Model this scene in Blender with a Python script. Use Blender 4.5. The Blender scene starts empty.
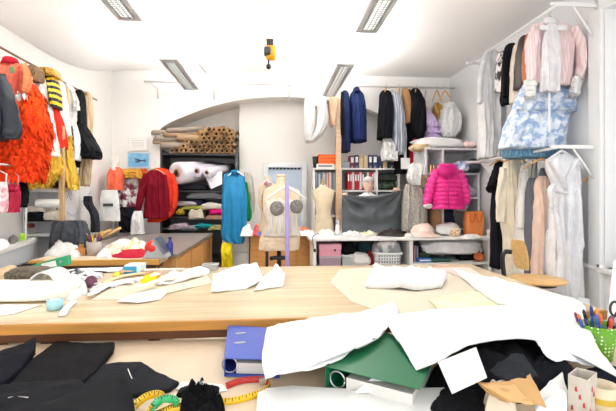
import bpy, bmesh, math, random
from mathutils import Vector, Matrix, noise
R = random.Random(7)
sc = bpy.context.scene
COL = sc.collection
PI = math.pi
# ---------------------------------------------------------------- camera and measuring
TH = math.radians(4.74); CT, ST = math.cos(TH), math.sin(TH)
F, HX, HY, CH = 410.0, 308.0, 197.0, 1.5
def P(px, py, Y):
    xc = (px-HX)/F; d = Y/(CT-xc*ST)
    return Vector((d*(ST+xc*CT), Y, CH+(HY-py)/F*d))
def PZ(px, py, Z):
    d = (CH-Z)*F/(py-HY); xc = (px-HX)/F
    return Vector((d*(ST+xc*CT), d*(CT-xc*ST), Z))
def PW(px, py, X):
    xc = (px-HX)/F; d = X/(ST+xc*CT)
    return Vector((X, d*(CT-xc*ST), CH+(HY-py)/F*d))
cd = bpy.data.cameras.new('camera'); cam = bpy.data.objects.new('camera', cd); COL.objects.link(cam)
cam.location = (0, 0, CH); cam.rotation_euler = (PI/2, 0, -TH)
cd.sensor_width = 36; cd.lens = F/616*36; cd.shift_y = -8.5/616; cd.clip_start = .05
sc.camera = cam
# ---------------------------------------------------------------- materials
MC = {}
def lin(h):
    h = h.lstrip('#'); v = [int(h[i:i+2], 16)/255 for i in (0, 2, 4)]
    return [c/12.92 if c <= .04045 else ((c+.055)/1.055)**2.4 for c in v] + [1]
def mat(hexc, kind='cloth', rough=None, hex2=None, scale=None, alpha=1.0):
    key = (hexc, kind, rough, hex2, scale, alpha)
    if key in MC: return MC[key]
    m = bpy.data.materials.new(kind + '_' + hexc.strip('#')); m.use_nodes = True
    nt = m.node_tree; N = nt.nodes; L = nt.links; b = N['Principled BSDF']
    c = lin(hexc)
    def node(t, **kw):
        n = N.new(t)
        for k, v in kw.items(): n.inputs[k].default_value = v
        return n
    tc = N.new('ShaderNodeTexCoord')
    def mixed(fac, a, bb):
        r = N.new('ShaderNodeValToRGB'); L.new(fac, r.inputs['Fac'])
        r.color_ramp.elements[0].color = a; r.color_ramp.elements[1].color = bb
        L.new(r.outputs['Color'], b.inputs['Base Color']); return r
    def bump(fac, s, d=.01):
        bp = node('ShaderNodeBump', Strength=s, Distance=d); L.new(fac, bp.inputs['Height']); L.new(bp.outputs['Normal'], b.inputs['Normal'])
    rg = {'cloth': .85, 'satin': .38, 'plain': .5, 'wood': .45, 'metal': .3, 'paper': .7, 'tulle': .9, 'plastic': .35, 'wall': .9}.get(kind, .6)
    b.inputs['Roughness'].default_value = rg if rough is None else rough
    dk = [x*.86 for x in c[:3]]+[1]; lt = [min(1, x*1.06) for x in c[:3]]+[1]
    if kind in ('cloth', 'satin', 'tulle'):
        nz = node('ShaderNodeTexNoise', Scale=scale or 9, Detail=4); L.new(tc.outputs['Object'], nz.inputs['Vector'])
        r = mixed(nz.outputs['Fac'], dk, lt); r.color_ramp.elements[0].position = .3; r.color_ramp.elements[1].position = .7
        n2 = node('ShaderNodeTexNoise', Scale=240, Detail=1); L.new(tc.outputs['Object'], n2.inputs['Vector']); bump(n2.outputs['Fac'], .15, .002)
        b.inputs['Specular IOR Level'].default_value = .4 if kind == 'satin' else .12
    elif kind == 'blotch':      # print of soft patches
        nz = node('ShaderNodeTexNoise', Scale=scale or 14, Detail=3); L.new(tc.outputs['Object'], nz.inputs['Vector'])
        r = mixed(nz.outputs['Fac'], c, lin(hex2)); r.color_ramp.elements[0].position = .46; r.color_ramp.elements[1].position = .56
    elif kind in ('stripe', 'vstripe', 'dstripe'):
        mp = N.new('ShaderNodeMapping'); L.new(tc.outputs['Object'], mp.inputs['Vector'])
        mp.inputs['Rotation'].default_value = {'stripe': (0, PI/2, 0), 'vstripe': (0, 0, 0), 'dstripe': (0, math.radians(-62), 0)}[kind]
        w = node('ShaderNodeTexWave', Scale=scale or 20, Distortion=.3); L.new(mp.outputs['Vector'], w.inputs['Vector'])
        r = mixed(w.outputs['Fac'], c, lin(hex2)); r.color_ramp.elements[0].position = .45; r.color_ramp.elements[1].position = .55
    elif kind == 'dots':
        v = node('ShaderNodeTexVoronoi', Scale=scale or 60, Randomness=.1); L.new(tc.outputs['Object'], v.inputs['Vector'])
        r = mixed(v.outputs['Distance'], lin(hex2), c); r.color_ramp.interpolation = 'CONSTANT'; r.color_ramp.elements[1].position = .26
    elif kind == 'wood':
        mp = N.new('ShaderNodeMapping'); mp.inputs['Scale'].default_value = (1.2, 14, 14); L.new(tc.outputs['Object'], mp.inputs['Vector'])
        nz = node('ShaderNodeTexNoise', Scale=scale or 3, Detail=6, Distortion=.6); L.new(mp.outputs['Vector'], nz.inputs['Vector'])
        r = mixed(nz.outputs['Fac'], [x*.75 for x in c[:3]]+[1], lt); r.color_ramp.elements[0].position = .25; r.color_ramp.elements[1].position = .7
    elif kind == 'glass':
        b.inputs['Base Color'].default_value = c; b.inputs['Transmission Weight'].default_value = .92; b.inputs['Roughness'].default_value = .05
        nz = node('ShaderNodeTexNoise', Scale=3); L.new(tc.outputs['Object'], nz.inputs['Vector']); bump(nz.outputs['Fac'], .03, .002)
    elif kind == 'emit':
        b.inputs['Base Color'].default_value = c; b.inputs['Emission Color'].default_value = c; b.inputs['Emission Strength'].default_value = scale or 2
    else:
        nz = node('ShaderNodeTexNoise', Scale=scale or (2 if kind == 'wall' else 12), Detail=3); L.new(tc.outputs['Object'], nz.inputs['Vector'])
        k = .97 if kind in ('wall', 'paper', 'plastic') else .9
        mixed(nz.outputs['Fac'], [x*k for x in c[:3]]+[1], c)
        if kind == 'metal': b.inputs['Metallic'].default_value = .9
        if kind == 'wall': bump(nz.outputs['Fac'], .05)
    if alpha < 1: b.inputs['Alpha'].default_value = alpha
    MC[key] = m; return m
# ---------------------------------------------------------------- objects
def wl(o):
    v = Vector((0, 0, 0))
    while o is not None: v = v + o.location; o = o.parent
    return v
def tag(o, label=None, cat=None, group=None, kind=None):
    if label: o['label'] = label
    if cat: o['category'] = cat
    if group: o['group'] = group
    if kind: o['kind'] = kind
    return o
def thing(name, label, cat, loc, group=None):
    o = bpy.data.objects.new(name, None); COL.objects.link(o); o.location = loc; o.empty_display_size = .1
    return tag(o, label, cat, group)
def copy_tree(o, parent=None):
    c = o.copy(); COL.objects.link(c); c.parent = parent
    for ch in [x for x in o.children]: copy_tree(ch, c)
    return c
def cr(a, b, c, d, t):
    return .5*((2*b)+(c-a)*t+(2*a-5*b+4*c-d)*t*t+(3*b-a-3*c+d)*t*t*t)
def resample(pts, n):
    """smooth curve through tuples, n points"""
    m = len(pts); out = []
    for i in range(n):
        u = i/(n-1)*(m-1); k = min(int(u), m-2); t = u-k
        g = lambda j: pts[max(0, min(m-1, j))]
        out.append(tuple(cr(a, b, c, d, t) for a, b, c, d in zip(g(k-1), g(k), g(k+1), g(k+2))))
    return out
class M:
    def __init__(s): s.v = []; s.f = []
    def add(s, vs, fs):
        b = len(s.v); s.v += [Vector(x) for x in vs]; s.f += [tuple(b+i for i in f) for f in fs]; return s
    def box(s, x0, y0, z0, x1, y1, z1, rot=None):
        vs = [Vector((x, y, z)) for z in (z0, z1) for y in (y0, y1) for x in (x0, x1)]
        if rot:
            c = Vector(((x0+x1)/2, (y0+y1)/2, (z0+z1)/2)); m = Matrix.Rotation(rot[0], 3, rot[1])
            vs = [m @ (v-c)+c for v in vs]
        return s.add(vs, [(0, 2, 3, 1), (4, 5, 7, 6), (0, 1, 5, 4), (2, 6, 7, 3), (0, 4, 6, 2), (1, 3, 7, 5)])
    def rings(s, rings, cap=(True, True), closed=False):
        n = len(rings[0]); vs = [p for r in rings for p in r]; fs = []
        k = len(rings)
        for i in range(k if closed else k-1):
            for j in range(n):
                a, b = i*n+j, i*n+(j+1) % n; c, d = ((i+1) % k)*n+(j+1) % n, ((i+1) % k)*n+j
                fs.append((a, b, c, d))
        if not closed:
            for q, i in ((0, 0), (1, k-1)):
                if cap[q]:
                    ct = sum((Vector(p) for p in rings[i]), Vector())/n; vs.append(ct); ci = len(vs)-1
                    for j in range(n):
                        a, b = i*n+j, i*n+(j+1) % n
                        fs.append((ci, b, a) if q == 0 else (ci, a, b))
        return s.add(vs, fs)
    def tube(s, pts, r, n=8, cap=True, flat=1.0):
        pts = [Vector(p) for p in pts]; rs = r if isinstance(r, (list, tuple)) else [r]*len(pts); out = []; up = None
        for i, p in enumerate(pts):
            t = (pts[min(i+1, len(pts)-1)]-pts[max(i-1, 0)]).normalized()
            if up is None: up = Vector((0, 0, 1)) if abs(t.z) < .9 else Vector((0, 1, 0))
            a = t.cross(up)
            a = a.normalized() if a.length > 1e-6 else Vector((1, 0, 0))
            b = a.cross(t).normalized(); up = b
            out.append([p+a*math.cos(2*PI*j/n)*rs[i]+b*math.sin(2*PI*j/n)*rs[i]*flat for j in range(n)])
        return s.rings(out, (cap, cap))
    def lathe(s, prof, c=(0, 0, 0), n=24, cap=(True, True)):
        c = Vector(c)
        return s.rings([[c+Vector((r*math.cos(2*PI*j/n), r*math.sin(2*PI*j/n), z)) for j in range(n)] for r, z in prof], cap)
    def ball(s, c, r, n=14, sq=(1, 1, 1)):
        c = Vector(c); rr = []
        for i in range(1, n):
            a = PI*i/n
            rr.append([c+Vector((r*sq[0]*math.sin(a)*math.cos(2*PI*j/n), r*sq[1]*math.sin(a)*math.sin(2*PI*j/n), -r*sq[2]*math.cos(a))) for j in range(n)])
        return s.rings(rr)
    def prism(s, poly, off):
        n = len(poly); off = Vector(off); a = [Vector(p) for p in poly]; b = [p+off for p in a]
        return s.add(a+b, [tuple(range(n-1, -1, -1)), tuple(range(n, 2*n))]+[(i, (i+1) % n, n+(i+1) % n, n+i) for i in range(n)])
    def grid(s, fn, nu, nv):
        vs = [fn(i/nu, j/nv) for j in range(nv+1) for i in range(nu+1)]
        return s.add(vs, [(j*(nu+1)+i, j*(nu+1)+i+1, (j+1)*(nu+1)+i+1, (j+1)*(nu+1)+i) for j in range(nv) for i in range(nu)])
    def build(s, name, m, parent=None, smooth=True, bevel=0, solid=0, sub=0, label=None, cat=None, group=None, kind=None):
        if parent is not None: off = wl(parent)
        else:
            xs = [v.x for v in s.v]; ys = [v.y for v in s.v]; zs = [v.z for v in s.v]
            off = Vector(((min(xs)+max(xs))/2, (min(ys)+max(ys))/2, min(zs)))
        me = bpy.data.meshes.new(name); me.from_pydata([v-off for v in s.v], [], s.f)
        bm = bmesh.new(); bm.from_mesh(me); bmesh.ops.recalc_face_normals(bm, faces=bm.faces); bm.to_mesh(me); bm.free()
        o = bpy.data.objects.new(name, me); COL.objects.link(o); me.materials.append(m)
        if parent is not None: o.parent = parent
        else: o.location = off
        if smooth:
            me.polygons.foreach_set('use_smooth', [True]*len(me.polygons))
        if solid:
            q = o.modifiers.new('solid', 'SOLIDIFY'); q.thickness = solid; q.offset = 0
        if bevel:
            q = o.modifiers.new('bevel', 'BEVEL'); q.width = bevel; q.segments = 2; q.limit_method = 'ANGLE'; q.angle_limit = .6
            q2 = o.modifiers.new('wn', 'WEIGHTED_NORMAL')
        if sub:
            q = o.modifiers.new('sub', 'SUBSURF'); q.levels = q.render_levels = sub
        return tag(o, label, cat, group, kind)
def nz(x, y, z=0, s=1.0): return noise.noise(Vector((x*s, y*s, z*s)))
# ---------------------------------------------------------------- makers
def loft_px(prof, Y, dep, folds=6, amp=.05, seed=0, n=84, rows=34, sq=2.4, yslope=0.0, crown=.3, quilt=0):
    """a hung garment body from its outline: rows of (py, left, right) measured at depth Y"""
    rr = resample(prof, rows); out = []
    y0, y1 = rr[0][0], rr[-1][0]
    for k, (py, xl, xr) in enumerate(rr):
        t = (py-y0)/max(1e-6, y1-y0); a = P(xl, py, Y); b = P(xr, py, Y)
        hw = max((b.x-a.x)/2, .006); c = (a+b)/2; ring = []
        d = dep*(crown+(1-crown)*min(1, t*3))*.5
        if quilt: d *= .9+.2*abs(math.sin(PI*quilt*t))
        q1 = .35*math.sin(t*2.3+seed); q2 = min(1, .3+t*1.2)
        for j in range(n):
            f = 2*PI*j/n; cx, sy = math.cos(f), math.sin(f)
            ex = math.copysign(abs(cx)**(2/sq), cx); ey = math.copysign(abs(sy)**(2/sq), sy)
            u = folds*f+seed+q1+.9*nz(cx*1.5+seed, sy*1.5, t*1.1)*2
            fo = (1-2*abs(math.sin(u*.5))**.8)*.6+.5*(1-2*abs(math.sin(u*.83+1.7*seed)))*.6
            wr = nz(cx*3+seed, t*5, sy*3)+.5*nz(cx*7, t*11+seed, sy*7)
            rip = amp*(q2*fo*1.5+.8*wr); ed = 1-abs(cx)**8
            ring.append(Vector((c.x+hw*ex*(1+rip*.3)+.006*wr*(t > .02), Y+yslope*t+d*ey+math.copysign(rip*.62, sy)*ed*(min(1, abs(sy)*2)), c.z+.012*nz(cx*3+seed, sy*3, 1)*t)))
        out.append(ring)
    m = M(); m.rings(out); return m
def sleeve_px(pts, Y, seed=0, n=24, flat=.62, dy=0.0):
    """sleeve through (px, py, width px)"""
    q = resample(pts, 22); pp = []; rs = []
    for i, (px, py, w) in enumerate(q):
        p = P(px, py, Y); p.y += dy*i/21+.012*nz(i*.5, seed); pp.append(p)
        rs.append(max(.012, (P(px+w/2, py, Y).x-P(px-w/2, py, Y).x)/2)*(1+.1*nz(i*.6, seed, 5)))
    m = M(); m.tube(pp, rs, n, flat=flat)
    for i, v in enumerate(m.v[:22*n]): k, j = divmod(i, n); v.y += .016*nz(k*.45, math.cos(2*PI*j/n)*1.6, seed)+.012*math.sin(3*2*PI*j/n+seed+k*.15)
    return m
def garment(name, label, cat, Y, prof, dep, m, sleeves=(), folds=6, amp=.05, group=None, collar=None, smat=None, cuff=None, sq=2.4, crown=.3, sub=None):
    sd = R.random()*20
    body = loft_px(prof, Y, dep, folds, amp, sd, sq=sq, crown=crown)
    if not sleeves and not collar and not sub: return body.build(name, m, None, label=label, cat=cat, group=group)
    b = P((prof[-1][1]+prof[-1][2])/2, prof[-1][0], Y)
    t = thing(name, label, cat, b, group); body.build('body', m, t)
    for i, s in enumerate(sleeves):
        so = sleeve_px(s, Y-.03, sd+i*3, dy=-.03).build('sleeve', smat or m, t)
        if cuff:
            (x0, y0, w0), (x1, y1, w1) = s[-2], s[-1]; f = cuff[0]/max(1, math.hypot(x1-x0, y1-y0))
            sleeve_px([(x1-(x1-x0)*.05, y1-(y1-y0)*.05, w1*1.12), (x1+(x1-x0)*f, y1+(y1-y0)*f, w1*1.2)], Y-.06, sd).build('cuff', cuff[1], so)
    if collar:
        x, y, w, h, cm = collar
        c = M(); a = P(x-w/2, y, Y); bb = P(x+w/2, y+h, Y); hw = (bb.x-a.x)/2; cx = (a.x+bb.x)/2
        c.rings([[Vector((cx+hw*q*math.cos(f), Y+dep*.35*q*math.sin(f)-.01, a.z+(bb.z-a.z)*u-(.02 if math.sin(f) < -.5 else 0)*u)) for f in [2*PI*j/20 for j in range(20)]] for u, q in ((0, .62), (.15, .8), (1, 1.0), (.8, .7))])
        c.build('collar', cm, t)
    if sub: sub(t)
    return t
def ruffles(t, name, prof, Y, dep, m, tiers, flare=1.25, waves=22, drop=1.5, rough=.12, label=None):
    """tiers of gathered net around an outline, one part each"""
    rr = resample(prof, tiers+1)
    for k in range(tiers):
        (ya, la, ra), (yb, lb, rb) = rr[k], rr[k+1]; n = 120; out = []; sd = R.random()*9
        for q in range(7):
            u = q/6; py = ya+(yb-ya)*u*drop; a = P(la+(lb-la)*u, py, Y); b = P(ra+(rb-ra)*u, py, Y)
            c = (a+b)/2; hw = (b.x-a.x)/2; g = .8+(flare-.8)*u**.8; ring = []
            for j in range(n):
                f = 2*PI*j/n; w = 1+rough*u*(math.sin(waves*f+sd)+.9*nz(math.cos(f)*5+sd, math.sin(f)*5, u))
                ring.append(Vector((c.x+hw*g*w*math.cos(f), Y+dep*.5*g*w*math.sin(f), c.z+.05*rough*8*u*nz(math.cos(f)*6, math.sin(f)*6+sd, 2))))
            out.append(ring)
        M().rings(out, (True, True)).build(name, m, t, label=label if k == 0 else None)
def petals(prof, Y, dep, count, size, seed):
    """many soft plumes over an outline (one mesh)"""
    rnd = random.Random(seed); m = M(); rr = resample(prof, 30)
    for _ in range(count):
        t = rnd.random()**.8; py, xl, xr = rr[min(29, int(t*30))]; f = rnd.random()*2*PI
        a = P(xl, py, Y); b = P(xr, py, Y); c = (a+b)/2; hw = (b.x-a.x)/2
        p = Vector((c.x+hw*math.cos(f)*.92, Y+dep*.5*math.sin(f), c.z))
        out = Vector((math.cos(f), math.sin(f)*.8, 0)); side = Vector((-math.sin(f), math.cos(f), 0)); s = size*(.6+rnd.random()*.8)
        tw = rnd.uniform(-.6, .6); side = (side+Vector((0, 0, tw))).normalized(); vs = []
        for i in range(5):
            u = i/4; w = s*.27*math.sin(PI*(.12+.8*u))
            q = p+out*(s*.75*u*(1-.35*u))+Vector((0, 0, -s*1.0*u*u+s*.25*u))+side*rnd.uniform(-.1, .1)*s
            vs += [q-side*w, q+out*w*.35, q+side*w]
        fs = []
        for i in range(4):
            for j in range(2): fs.append((i*3+j, i*3+j+1, i*3+j+4, i*3+j+3))
        m.add(vs, fs)
    return m
def pile(name, label, cat, poly, z, h, m, seed=0, fold=.35, nr=16, na=72, parent=None, group=None, p=2.4, fs=9.0, kind=None):
    """cloth or paper heap on a level surface, footprint given where it meets that surface"""
    w = [PZ(px, py, z) for px, py in poly]; c = sum(w, Vector())/len(w)
    ring = resample([tuple(v-c) for v in w+[w[0]]], na+1)[:-1]; out = []
    for i in range(nr):
        u = 1-i/nr
        rg = []
        for v in ring:
            x, y = c.x+v[0]*u, c.y+v[1]*u
            e = 1-u**p; rid = abs(nz(x, y, seed, fs))*1.0+.5*abs(nz(x+9, y, seed, fs*2.3))
            rg.append(Vector((x+.006*nz(x, y, seed, 25), y+.006*nz(y, x, seed+4, 25), z+.003+h*(e*(1-fold)+fold*e**.6*rid*1.6)+(.004 if i else 0))))
        out.append(rg)
    mm = M(); bot = [[Vector((v.x, v.y, z+.001)) for v in out[0]]]; mm.rings(bot+out)
    return mm.build(name, m, parent, label=label, cat=cat, group=group, kind=kind)
def sheet(name, label, cat, rows, m, nu=40, nv=30, th=.003, amp=.01, fs=5.0, seed=0, parent=None, group=None):
    """draped sheet through rows of (px, py, z)"""
    rw = [[tuple(PZ(*q)) for q in r] for r in rows]
    cols = [resample(r, nu+1) for r in rw]; g = [resample([c[i] for c in cols], nv+1) for i in range(nu+1)]
    def fn(u, v):
        q = Vector(g[int(round(u*nu))][int(round(v*nv))]); cz_ = abs(nz(q.x*.6+q.y*.8, seed*1.7, 0, 7)); e = amp*(1.6*max(0, 1-cz_*9)*.5+abs(nz(q.x, q.y, seed, fs))+.5*abs(nz(q.y, q.x, seed+3, fs*2.6)))
        return q+Vector((0, 0, e))
    mm = M(); mm.grid(fn, nu, nv); return mm.build(name, m, parent, solid=th, label=label, cat=cat, group=group)
def flat(name, label, cat, poly, z, m, th=.002, parent=None, group=None, curl=.006, seed=0):
    """a sheet of paper or cloth piece lying on a surface, slightly curled"""
    w = [PZ(px, py, z) for px, py in poly]; c = sum(w, Vector())/len(w); n = len(w); per = []
    for i in range(n):
        for k in range(6): per.append(w[i].lerp(w[(i+1) % n], k/6))
    out = []
    for u in (1, .75, .5, .25):
        out.append([Vector((c.x+(v.x-c.x)*u, c.y+(v.y-c.y)*u, z+th+curl*max(0, nz(v.x*u, v.y*u, seed, 4)+.35)*u*u)) for v in per])
    bot = [[v-Vector((0, 0, th*.9)) for v in r] for r in out]
    mm = M(); mm.rings(bot[::-1]+out); return mm.build(name, m, parent, smooth=False, label=label, cat=cat, group=group)
def bx(x0, y0, x1, y1, Y, dep):
    """a box whose front face fills the pixel rectangle at depth Y"""
    a = P(x0, y1, Y); b = P(x1, y0, Y); zc = P((x0+x1)/2, y1, Y).z, P((x0+x1)/2, y0, Y).z
    return a.x, Y, zc[0], b.x, Y+dep, zc[1]
def folded(name, label, cat, x0, y0, x1, y1, Y, dep, m, group=None, seed=0, layers=3):
    """folded cloth on a shelf: rounded soft slab with fold lines at its front"""
    X0, Y0, Z0, X1, Y1, Z1 = bx(x0, y0, x1, y1, Y, dep); out = []; n = 40
    for i in range(22):
        u = i/21; x = X0+(X1-X0)*u; e = (1-abs(2*u-1)**6); ring = []
        for j in range(n):
            f = 2*PI*j/n; cy, sz = math.cos(f), math.sin(f)
            ey = math.copysign(abs(cy)**.55, cy); ez = math.copysign(abs(sz)**.55, sz)
            h = (Z1-Z0)*.5*(.55+.45*e)*(1+.25*nz(u*3, seed, f)); fl = .012*math.sin(layers*PI*(ez+1)+seed) if cy < -.3 else 0
            ring.append(Vector((x, (Y0+Y1)/2+(Y1-Y0)*.5*ey*(.9+.1*e)+fl+.02*nz(u*5, ez*2, seed), Z0+h+h*ez)))
        out.append(ring)
    return M().rings(out).build(name, m, None, label=label, cat=cat, group=group)
def hanger(label, px, py, Y, wpx, droppx, m, rail=None, hookm=None, rot=0.0, group=None):
    """coat hanger: shaped shoulder bar and wire hook; (px,py) is the bar's top centre"""
    c = P(px, py, Y); hw = (P(px+wpx/2, py, Y)-c).x; dz = c.z-P(px, py+droppx, Y).z
    t = thing('coat_hanger', label, 'hanger', c, group); ca, sa = math.cos(rot), math.sin(rot); q = []; rs = []
    for i in range(17):
        u = i/8-1; q.append(c+Vector((u*hw*ca, u*hw*sa, -dz*abs(u)**1.25))); rs.append(.014*(1-.45*abs(u)))
    M().tube(q, rs, 8).build('shoulder_bar', m, t)
    top = (rail-c.z) if rail else .09; hk = [c+Vector((0, 0, 0)), c+Vector((0, 0, max(.02, top-.03)))]
    for i in range(9):
        f = -PI/2+i*PI*1.15/8; hk.append(c+Vector((.022*math.cos(f)*sa, .022*math.cos(f)*ca, top-.008+.02*math.sin(f)+.0)))
    M().tube(hk, .003, 6).build('hook', hookm or mat('#b9b9b9', 'metal'), t); return t
def slabp(name, label, poly, z, th, m, cat='cloth', seed=0, wob=.008, curl=None, parent=None):
    """a flat folded cloth piece with crisp corners; curl = height added per corner"""
    w = [PZ(px, py, z) for px, py in poly]; n = len(w); cu = curl or [0]*n; per = []
    for i in range(n):
        for k in range(9): u = k/9; per.append((w[i].lerp(w[(i+1) % n], u), cu[i]+(cu[(i+1) % n]-cu[i])*(u*u*(3-2*u))))
    c = sum(w, Vector())/n; cc = sum(cu)/n; bot = []; top = []
    for u in (1, .985, .93, .8, .6, .4, .2):
        rg = []; rb = []
        for v, h in per:
            x, y = c.x+(v.x-c.x)*u, c.y+(v.y-c.y)*u; hh = cc+(h-cc)*u**1.6; e = wob*(abs(nz(x, y, seed, 6))+.6*abs(nz(x, y, seed+4, 15)))
            rg.append(Vector((x+.003*nz(x, y, seed, 30), y+.003*nz(y, x, seed, 30), z+.003+th*(.55 if u == 1 else 1)+hh+e))); rb.append(Vector((x, y, z+.002+hh*.9+(e*.5 if u < 1 else e*.6))))
        top.append(rg); bot.append(rb)
    mm = M(); mm.rings(bot[::-1]+top); return mm.build(name, m, parent, label=label, cat=cat)
WHITE = mat('#e4e3e1', 'cloth'); PAPER = mat('#ececea', 'paper'); BLACK = mat('#121317', 'cloth'); STEEL = mat('#c8c8c6', 'metal')
PLW = mat('#e9e8e7', 'plastic'); HW = mat('#d9a468', 'wood'); PINE = mat('#e0b272', 'wood'); BLK = mat('#17171a', 'plastic')
# ================================================================ THE ROOM
XL, XR, YB, YN, ZC = -2.85, 3.31, 7.5, 8.15, 3.75
def st(name, m, mt, smooth=False, parent=None, bevel=0):
    return m.build(name, mt, parent, smooth=smooth, bevel=bevel, kind='structure' if parent is None else None)
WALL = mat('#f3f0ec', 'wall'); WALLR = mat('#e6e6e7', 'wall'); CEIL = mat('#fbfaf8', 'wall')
st('floor', M().box(XL-.3, -1.2, -.1, XR+.3, YN+.1, 0), mat('#cdbfae', 'wood'))
def ceil_fn(u, v):
    X = XL-.15+(XR-XL+.3)*u; Y = -1.2+(YB+1.2)*v; q = max(0, min(1, (Y-5.2)/2.3)); zw = 3.28+.46*q*q
    s = max(0, min(1, (X-XL)/1.3)); return Vector((X, Y, ZC-(ZC-zw)*(1-s)**2))
cm = M(); cm.grid(ceil_fn, 60, 60); n0 = len(cm.v)
st('ceiling', cm, CEIL, True)
st('wall_left', M().box(XL-.2, -1.2, 0, XL, YB+.2, 3.9), WALL)
WY0, WY1, WZ0, WZ1 = .3, 3.85, .79, 3.39
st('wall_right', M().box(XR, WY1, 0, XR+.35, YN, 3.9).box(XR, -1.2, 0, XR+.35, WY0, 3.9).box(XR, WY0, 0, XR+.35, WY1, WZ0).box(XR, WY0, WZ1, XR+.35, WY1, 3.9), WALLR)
# window in the right wall: frame, mullions, panes
wf = M()
for a, b_ in ((WY0, WY0+.08), (WY1-.08, WY1)): wf.box(XR+.2, a, WZ0, XR+.27, b_, WZ1)
for k in (1, 2): y = WY0+(WY1-WY0)*k/3; wf.box(XR+.2, y-.04, WZ0, XR+.27, y+.04, WZ1)
for z in (WZ0, 2.5, WZ1-.08): wf.box(XR+.2, WY0, z, XR+.27, WY1, z+.08)
win = st('window_1', wf, PLW, bevel=.006)
M().box(XR+.23, WY0+.02, WZ0+.02, XR+.236, WY1-.02, WZ1-.02).build('pane', mat('#ffffff', 'glass', alpha=.25), win, smooth=False)
M().box(XR-.06, WY0-.06, WZ0-.05, XR+.2, WY1+.05, WZ0).build('window_sill', PLW, win, smooth=False, bevel=.01)
# back wall with the shallow arch
ARC = [(160, 129), (170, 122.5), (190, 114), (215, 105.5), (240, 100), (270, 97.3), (300, 97.5), (340, 102), (370, 110), (395, 121), (415, 134), (425, 143)]
ap = resample([tuple(P(x, y, YB)) for x, y in ARC], 60); ax0, ax1 = ap[0][0], ap[-1][0]
bw = M(); top = 3.9; fr = []
bw.box(XL-.2, YB, 0, ax0, YB+.12, top); bw.box(ax1, YB, 0, XR+.2, YB+.12, top)
for i in range(59):
    (xa, _, za), (xb, _, zb) = ap[i], ap[i+1]
    bw.add([(xa, YB, za), (xb, YB, zb), (xb, YB, top), (xa, YB, top)], [(0, 1, 2, 3)])
    bw.add([(xa, YB, za), (xb, YB, zb), (xb, YN+.05, zb), (xa, YN+.05, za)], [(0, 1, 2, 3)])
st('wall_back', bw, WALL)
xs = P(238, 120, YB).x; YP = YB+.3
st('wall_niche', M().box(ax0-.1, YN, 0, xs+.1, YN+.1, 3.6).box(xs, YP, 0, ax1+.1, YN+.1, 3.6).box(ax0-.1, YB+.1, 0, ax0, YN+.1, 3.4).box(ax1, YB+.1, 0, ax1+.1, YN+.1, 3.4), mat('#e6e2dd', 'wall'))
# small internal window with white frame in the recess panel
x0, y0, z0, x1, y1, z1 = bx(263, 240, 307, 163, YP-.05, .06)
z0, z1 = .85, P(285, 163, YP).z
w2 = M().box(x0, YP-.05, z0, x0+.1, YP, z1).box(x1-.1, YP-.05, z0, x1, YP, z1).box(x0+.1, YP-.049, z1-.09, x1-.1, YP, z1).box(x0+.1, YP-.049, z0, x1-.1, YP, z0+.08)
w2 = st('window_2', w2, mat('#e4e6e6', 'plastic'), bevel=.008)
M().box(x0+.1, YP-.02, z0+.08, x1-.1, YP-.012, z1-.09).build('pane', mat('#b9c8d8', 'stripe', .25, '#a6b5c6', 14), w2, smooth=False)
wr = M()
wk = (x1-x0-.22)/9
for k in range(9): wr.box(x0+.11+k*wk, YP-.045, z1-.125, x0+.11+k*wk+wk*.75, YP-.03, z1-.09)
wr.build('curtain_hook', mat('#30343a', 'metal'), w2, smooth=False)
# trims: pipe on the right wall under the window, corner pilaster, conduits on the ceiling
st('trim_1', M().tube([(XR-.03, 3.9, .78), (XR-.03, 4.25, .78)], .025, 10).box(XR-.05, 3.85, .74, XR, 3.9, .82), PLW, True)
st('trim_2', M().box(XR-.05, 3.86, 0, XR, 4.02, 3.4), WALLR, bevel=.01)
def ceil_line(name, pts, r, m):
    q = [PZ(x, y, ZC-.02) for x, y in pts]; return st(name, M().tube(q, r, 6), m, True)
ceil_line('trim_3', [(147, 0), (164, 22), (206, 73)], .012, mat('#dedcd8', 'plain'))
ceil_line('trim_4', [(365, 0), (351, 27), (336, 70)], .012, mat('#e2e0dc', 'plain'))
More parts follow.
